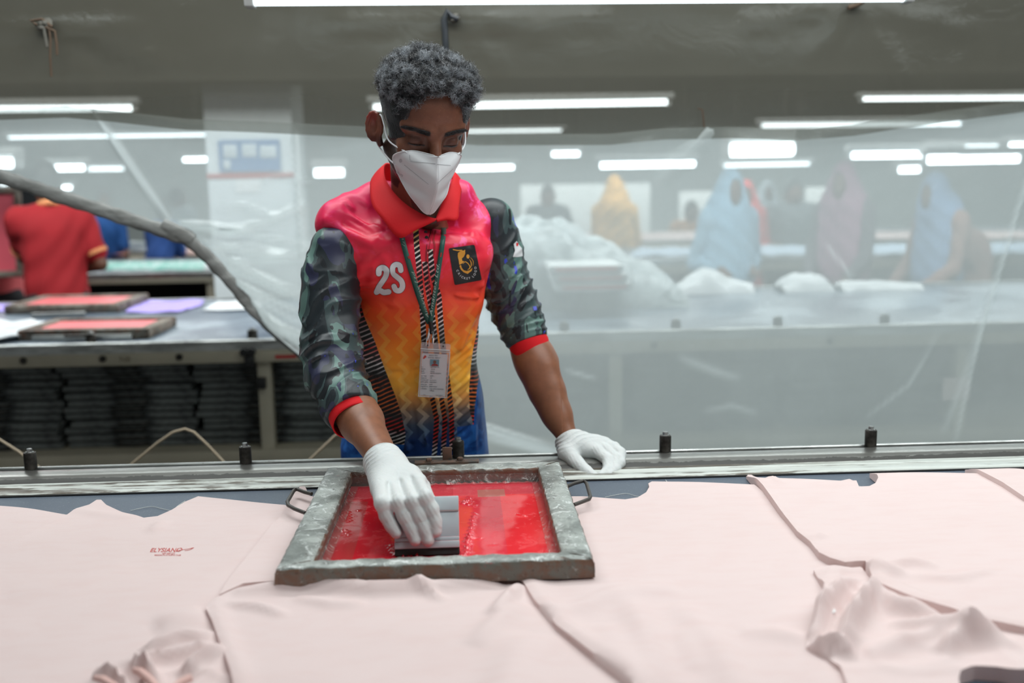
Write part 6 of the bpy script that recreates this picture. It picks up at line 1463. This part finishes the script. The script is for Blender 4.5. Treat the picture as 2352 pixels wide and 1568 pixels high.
def plate(name, L, mat, dy, th=.0008, par=None):
    o = put(name, mesh_from(name, [bq(a, b, dy)[:] for a, b in L]+[bq(a, b, dy-th)[:] for a, b in L], [tuple(range(len(L)))]+[tuple(range(len(L), 2*len(L)))[::-1]]+[(k, (k+1) % len(L), len(L)+(k+1) % len(L), len(L)+k) for k in range(len(L))], False), mat, tM)
    if par is not None: o.parent = par
    return o
hold = plate('badge_holder', rounded([(967, 785), (1035, 790), (1026, 914), (961, 911)], 4), M['vinyl'], 0, .0008)
strokes_ = MB(); strokes_.tube([bq(966, 801, .001), bq(1033, 805, .001)], .0012, 8); strokes_.tube([bq(966, 805, .001), bq(1033, 809, .001)], .0009, 8); strokes_.tube([bq(a, b, .0006) for a, b in ((967, 806), (961, 910), (1026, 913), (1033, 808))], .0010, 8)
q = put('badge_seam', strokes_, flat('vinyl_edge', (206, 206, 208), .25), tM); q.parent = hold
card = plate('badge_card', rounded([(970, 811), (1028, 814), (1022, 910), (964, 907)], 2), flat('card_white', (222, 230, 234), .4), -.0002, .0006, hold)
for a, b in ((983, 793), (1018, 795)):
    q = put('badge_hole', MB().lathe([(.0016, 0), (.0016, .0009)], bq(a, b, .0008), 12, rot=Matrix.Rotation(math.pi/2, 3, 'X')), blk, tM); q.parent = hold
ph_ = plate('badge_portrait', [(988, 825), (1009, 826), (1008, 841), (988, 840)], flat('portrait_blue', (108, 150, 164), .5), .0006, .0003, hold)
plate('badge_portrait_bust', [(990, 840), (993, 836), (998, 835), (1004, 836), (1007, 840)], flat('portrait_red', (150, 60, 60), .5), .0009, .0002, hold)
plate('badge_portrait_face', [(995, 829), (998, 827), (1002, 829), (1002, 833), (998.5, 836), (995, 833)], flat('portrait_skin', (122, 86, 74), .5), .0010, .0002, hold)
plate('badge_logo', [(971, 823), (975, 816), (978, 816), (980, 820), (977, 821), (974, 824)], flat('logo_red', (196, 70, 60), .5), .0006, .0002, hold)
ik = flat('badge_ink', (56, 60, 64), .6)
def btext(t, px, py, wpx, hpx):
    v, f = text_polys(t, 1, align='LEFT'); 
    if not len(v): return
    w_ = np.ptp(v[:, 0]); V = [bq(px+(a-v[:, 0].min())/w_*wpx, py+((a-v[:, 0].min())/w_*wpx)*.035-b*hpx, .0007)[:] for a, b, _ in v]
    q = put('lettering', mesh_from('lettering', V, f, False), ik, tM); q.parent = hold
for t, a, b, w_, h_ in (('আমানটেক্স লিমিটেড', 985, 819.5, 21, 4), ('ইসলাম আইডি', 983, 824.5, 30, 4), ('নাম', 967, 846, 5, 3.6), ('কর্মীর পুরো নাম', 989, 846, 20, 3.4), ('আইডি নং', 967, 850.5, 10, 3.6), ('10045', 990, 850.8, 9, 3.4), ('পদবী', 967, 855.6, 7, 3.6), ('অপারেটর', 988, 855.8, 10, 3.4), ('সেকশন', 967, 860, 9, 3.6), ('প্রিন্টিং (ম্যানুয়াল)', 988, 860, 25, 3.4), ('যোগদান', 967, 866.5, 13, 3.6), ('প্রিন্টিং-২', 988, 866.5, 9, 3.4),
                        ('কাজের ধরন', 967, 871, 13, 3.4), ('দক্ষ', 988, 871.2, 4, 3.4), ('যোগদানের তারিখ', 967, 875.6, 17, 3.4), ('01/07/2019', 987, 876, 15, 3.2), ('জাতীয় পরিচয়', 966, 880.2, 17, 3.4), ('00000000', 987, 880.4, 16, 3.2), ('রক্তের গ্রুপ', 966, 885.6, 14, 3.4), ('এবি+', 986, 885.8, 8, 3.4), ('জরুরি ফোন', 966, 890.2, 16, 3.4), ('0000000000', 986, 890.6, 18, 3.2), ('স্থায়ী ঠিকানা', 966, 895.6, 14, 3.4), ('গ্রাম বাজার, জয়দেবপুর,', 986, 895.8, 33, 3.4), ('গাজীপুর', 986, 900.2, 11, 3.4), ('স্বাক্ষর', 972, 909.5, 5, 3), ('কর্তৃপক্ষ', 1001, 910.5, 15, 3)):
    btext(t, a, b-2, w_, h_)
# --- gloves
m = Mat('nitrile_white'); n = m.noise(45, 3, .55, dist=1.2); st_ = m.noise(24, 3, .6)
gb = m.bsdf(m.mix(st_, (196, 200, 199), (208, 212, 211)), .5, bump=m.bump(n, .6, .0024), spec=.35, sss=.08); M['glove'] = m.done(gb)
def wr_(X, Y, Z, a, dr, amp, fr, wd, seed=0.0):
    s_ = (X-a.x)*dr.x+(Y-a.y)*dr.y+(Z-a.z)*dr.z; return -amp*(1-np.abs(np.sin(s_*fr+1.4*np.sin((X+Z)*70+seed))))**2*np.exp(-(s_/wd)**2)
def glove(fingers, palm, wrist, lo, hi, name='glove', h=.00135, pk=.016, extra=None):
    def fn(X, Y, Z):
        d = None
        for a, b, ra, rb in palm:
            c = cap(X, Y, Z, a, b, ra, rb); d = c if d is None else smin(d, c, pk)
        fd = None
        for pl, rs in fingers:
            c = chain(X, Y, Z, pl, rs, .004)
            for j in pl[1:-1]: # creases at the joints
                g = np.sqrt((X-j.x)**2+(Y-j.y)**2+(Z-j.z)**2); c = c-.0007*np.exp(-((g-rs[0]*1.0)/.0016)**2)*(.5+.5*np.sin(X*900+Z*500))
            fd = c if fd is None else smin(fd, c, .0022)
        d = smin(d, fd, .009)
        a, b, ra, rb = wrist; c = cap(X, Y, Z, a, b, ra, rb); d = smin(d, c, .014)
        dr = (a-b).normalized(); d = d+wr_(X, Y, Z, b.lerp(a, .5), dr, .0018, 330, .022)
        if extra: d = extra(d, X, Y, Z)
        pd = (X-a.x)*dr.x+(Y-a.y)*dr.y+(Z-a.z)*dr.z
        return smax(d, pd, .002)
    return sdf(name, fn, lo, hi, h, 1)
r1, r2 = P(878, 1055, y=1.618), P(889, 1078, y=1.592)
qn = (RT_ @ Vector((0, -1, 0)))
def onplate(px, py, r, side=1):
    """point whose sphere of radius r just touches the squeegee's front (side 1) or back (-1)"""
    d = P(px, py, y=1.5)-camP; o = B0+qn*side*(.0062+r); return camP+d*((o-camP).dot(qn)/d.dot(qn))
FR_ = []
for mc, pl, rs in (((878, 1126, 1.520), [(880, 1155), (887, 1183), (899, 1207), (910, 1224)], [.0125, .0108, .0100, .0092, .0083]), ((905, 1122, 1.522), [(914, 1152), (930, 1186), (944, 1214), (954, 1240)], [.0130, .0114, .0106, .0098, .0090]),
               ((932, 1117, 1.524), [(946, 1148), (963, 1182), (974, 1212), (983, 1241)], [.0130, .0116, .0108, .0100, .0092]), ((958, 1108, 1.530), [(975, 1140), (991, 1170), (999, 1197), (1001, 1220)], [.0130, .0115, .0107, .0099, .0090])):
    FR_.append(([P(mc[0], mc[1], y=mc[2])]+[onplate(a, b, r+(.006 if i == 0 else .002 if i == 1 else 0)) for i, ((a, b), r) in enumerate(zip(pl, rs[1:]))], rs))
thumb = ([P(945, 1092, y=1.560), P(970, 1118, y=1.548), onplate(985, 1150, .0105, -1), onplate(982, 1176, .0092, -1)], [.0165, .0125, .0105, .0092])
palmR = [(r2, FR_[0][0][0], .0235, .0140), (r2, FR_[1][0][0], .0250, .0155), (r2, FR_[2][0][0], .0250, .0155), (P(905, 1075, y=1.590), FR_[3][0][0], .0225, .0150), (P(872, 1100, y=1.565), FR_[0][0][1], .0165, .0110)]
def tendons(d, X, Y, Z):
    for fi in range(4):
        a, b = r2.lerp(FR_[fi][0][0], .45), FR_[fi][0][1]; g = cap(X, Y, Z, a, b, .0, .0); d = d-.0014*np.exp(-((g-.013)/.006)**2)*0-0
    for i in range(3):
        p, q = FR_[i][0][0].lerp(FR_[i+1][0][0], .5), FR_[i][0][1].lerp(FR_[i+1][0][1], .5); up_ = Vector((0, -.006, .012)); g = cap(X, Y, Z, p+up_, q+up_, 0, 0); d = d+.0028*np.exp(-(g/.0052)**2)
    return d
gR = put('glove', glove(FR_+[thumb], palmR, (r1, r2, .0330, .0290), (-.215, 1.37, .84), (-.015, 1.66, 1.02), extra=tendons), M['glove'], tM)
def bead(c, ax, r, rr, mat, par, wob_=0):
    u = ax.cross(Vector((0, 0, 1))).normalized(); w = u.cross(ax).normalized(); q = put('glove_bead', MB().tube([c+u*math.cos(k*.1745)*r+w*math.sin(k*.1745)*r*(1+wob_*math.sin(k*.5)) for k in range(36)], rr, 8, closed=True, up=ax), mat, tM); q.parent = par; return q
bead(r1, (r1-r2).normalized(), .0322, .0011, M['glove'], gR)
l1_, l2_ = P(1303, 1003, y=1.956), P(1314, 1024, y=1.942)
FL_ = []
for pl, rs in (([(1350, 1034, 1.928), (1372, 1037, 1.912), (1396, 1056, 1.886), (1397, 1080, 1.860), (1381, 1093, 1.842)], [.0150, .0125, .0112, .0106, .0092]), ([(1366, 1026, 1.936), (1390, 1033, 1.918), (1414, 1053, 1.890), (1413, 1078, 1.862), (1399, 1091, 1.845)], [.0145, .0120, .0110, .0104, .0090]),
               ([(1378, 1022, 1.944), (1405, 1028, 1.930), (1426, 1042, 1.906), (1425, 1064, 1.880), (1413, 1080, 1.862)], [.0135, .0110, .0100, .0096, .0085]), ([(1388, 1020, 1.952), (1412, 1026, 1.944), (1427, 1038, 1.922), (1424, 1056, 1.900), (1414, 1068, 1.884)], [.0120, .0096, .0086, .0080, .0072])):
    FL_.append((pts3(pl), rs))
thL = (pts3([(1304, 1040, 1.918), (1325, 1063, 1.886), (1346, 1082, 1.860), (1363, 1093, 1.842)]), [.0175, .0142, .0120, .0098])
palmL = [(l2_, FL_[0][0][0], .0225, .0165), (l2_, FL_[1][0][0], .0225, .0160), (l2_, FL_[2][0][0], .0215, .0140), (P(1310, 1010, y=1.955), FL_[3][0][0], .0200, .0125), (l2_, thL[0][0], .021, .0180)]
gL = put('glove', glove(FL_+[thL], palmL, (l1_, l2_, .0262, .0240), (.08, 1.78, .83), (.33, 2.0, .96), h=.00135), M['glove'], tM)
bead(l1_, (l1_-l2_).normalized(), .0255, .0010, M['glove'], gL)
# --- trousers and shoes (behind the table)
dkt = flat('black_trousers', (28, 29, 34), .85, scale=8)
def trou(X, Y, Z):
    d = cap(X*.8, Y, Z, (hipc.x*.8-.028, 2.14, .80), (hipc.x*.8+.028, 2.14, .80), .078, .078)
    for s in (-1, 1): d = smin(d, chain(X, Y, Z, [(hipc.x+s*.065, 2.14, .78), (hipc.x+s*.09, 2.13, .47), (hipc.x+s*.11, 2.17, .10)], [.074, .072, .062], .02), .03)
    return smax(smax(d, Z-.84, .01), .085-Z, .004)+.003*np.sin(X*40+Z*30)*np.sin(Z*26)
put('trousers', sdf('trousers', trou, (-.34, 1.98, .05), (.24, 2.32, .96), .007), dkt, tM)
for s in (-1, 1):
    def shoe(X, Y, Z, s=s): x = hipc.x+s*.11; return smax(smin(cap(X, Y, Z, (x, 2.18, .050), (x+s*.012, 2.00, .038), .044, .034), cap(X, Y, Z, (x, 2.17, .05), (x, 2.17, .10), .044, .040), .03), .004-Z, .004)
    put('shoe', sdf('shoe', shoe, (hipc.x+s*.11-.07, 1.94, -.01), (hipc.x+s*.11+.07, 2.25, .16), .005), flat('dark_shoe', (30, 28, 28), .4), tM)
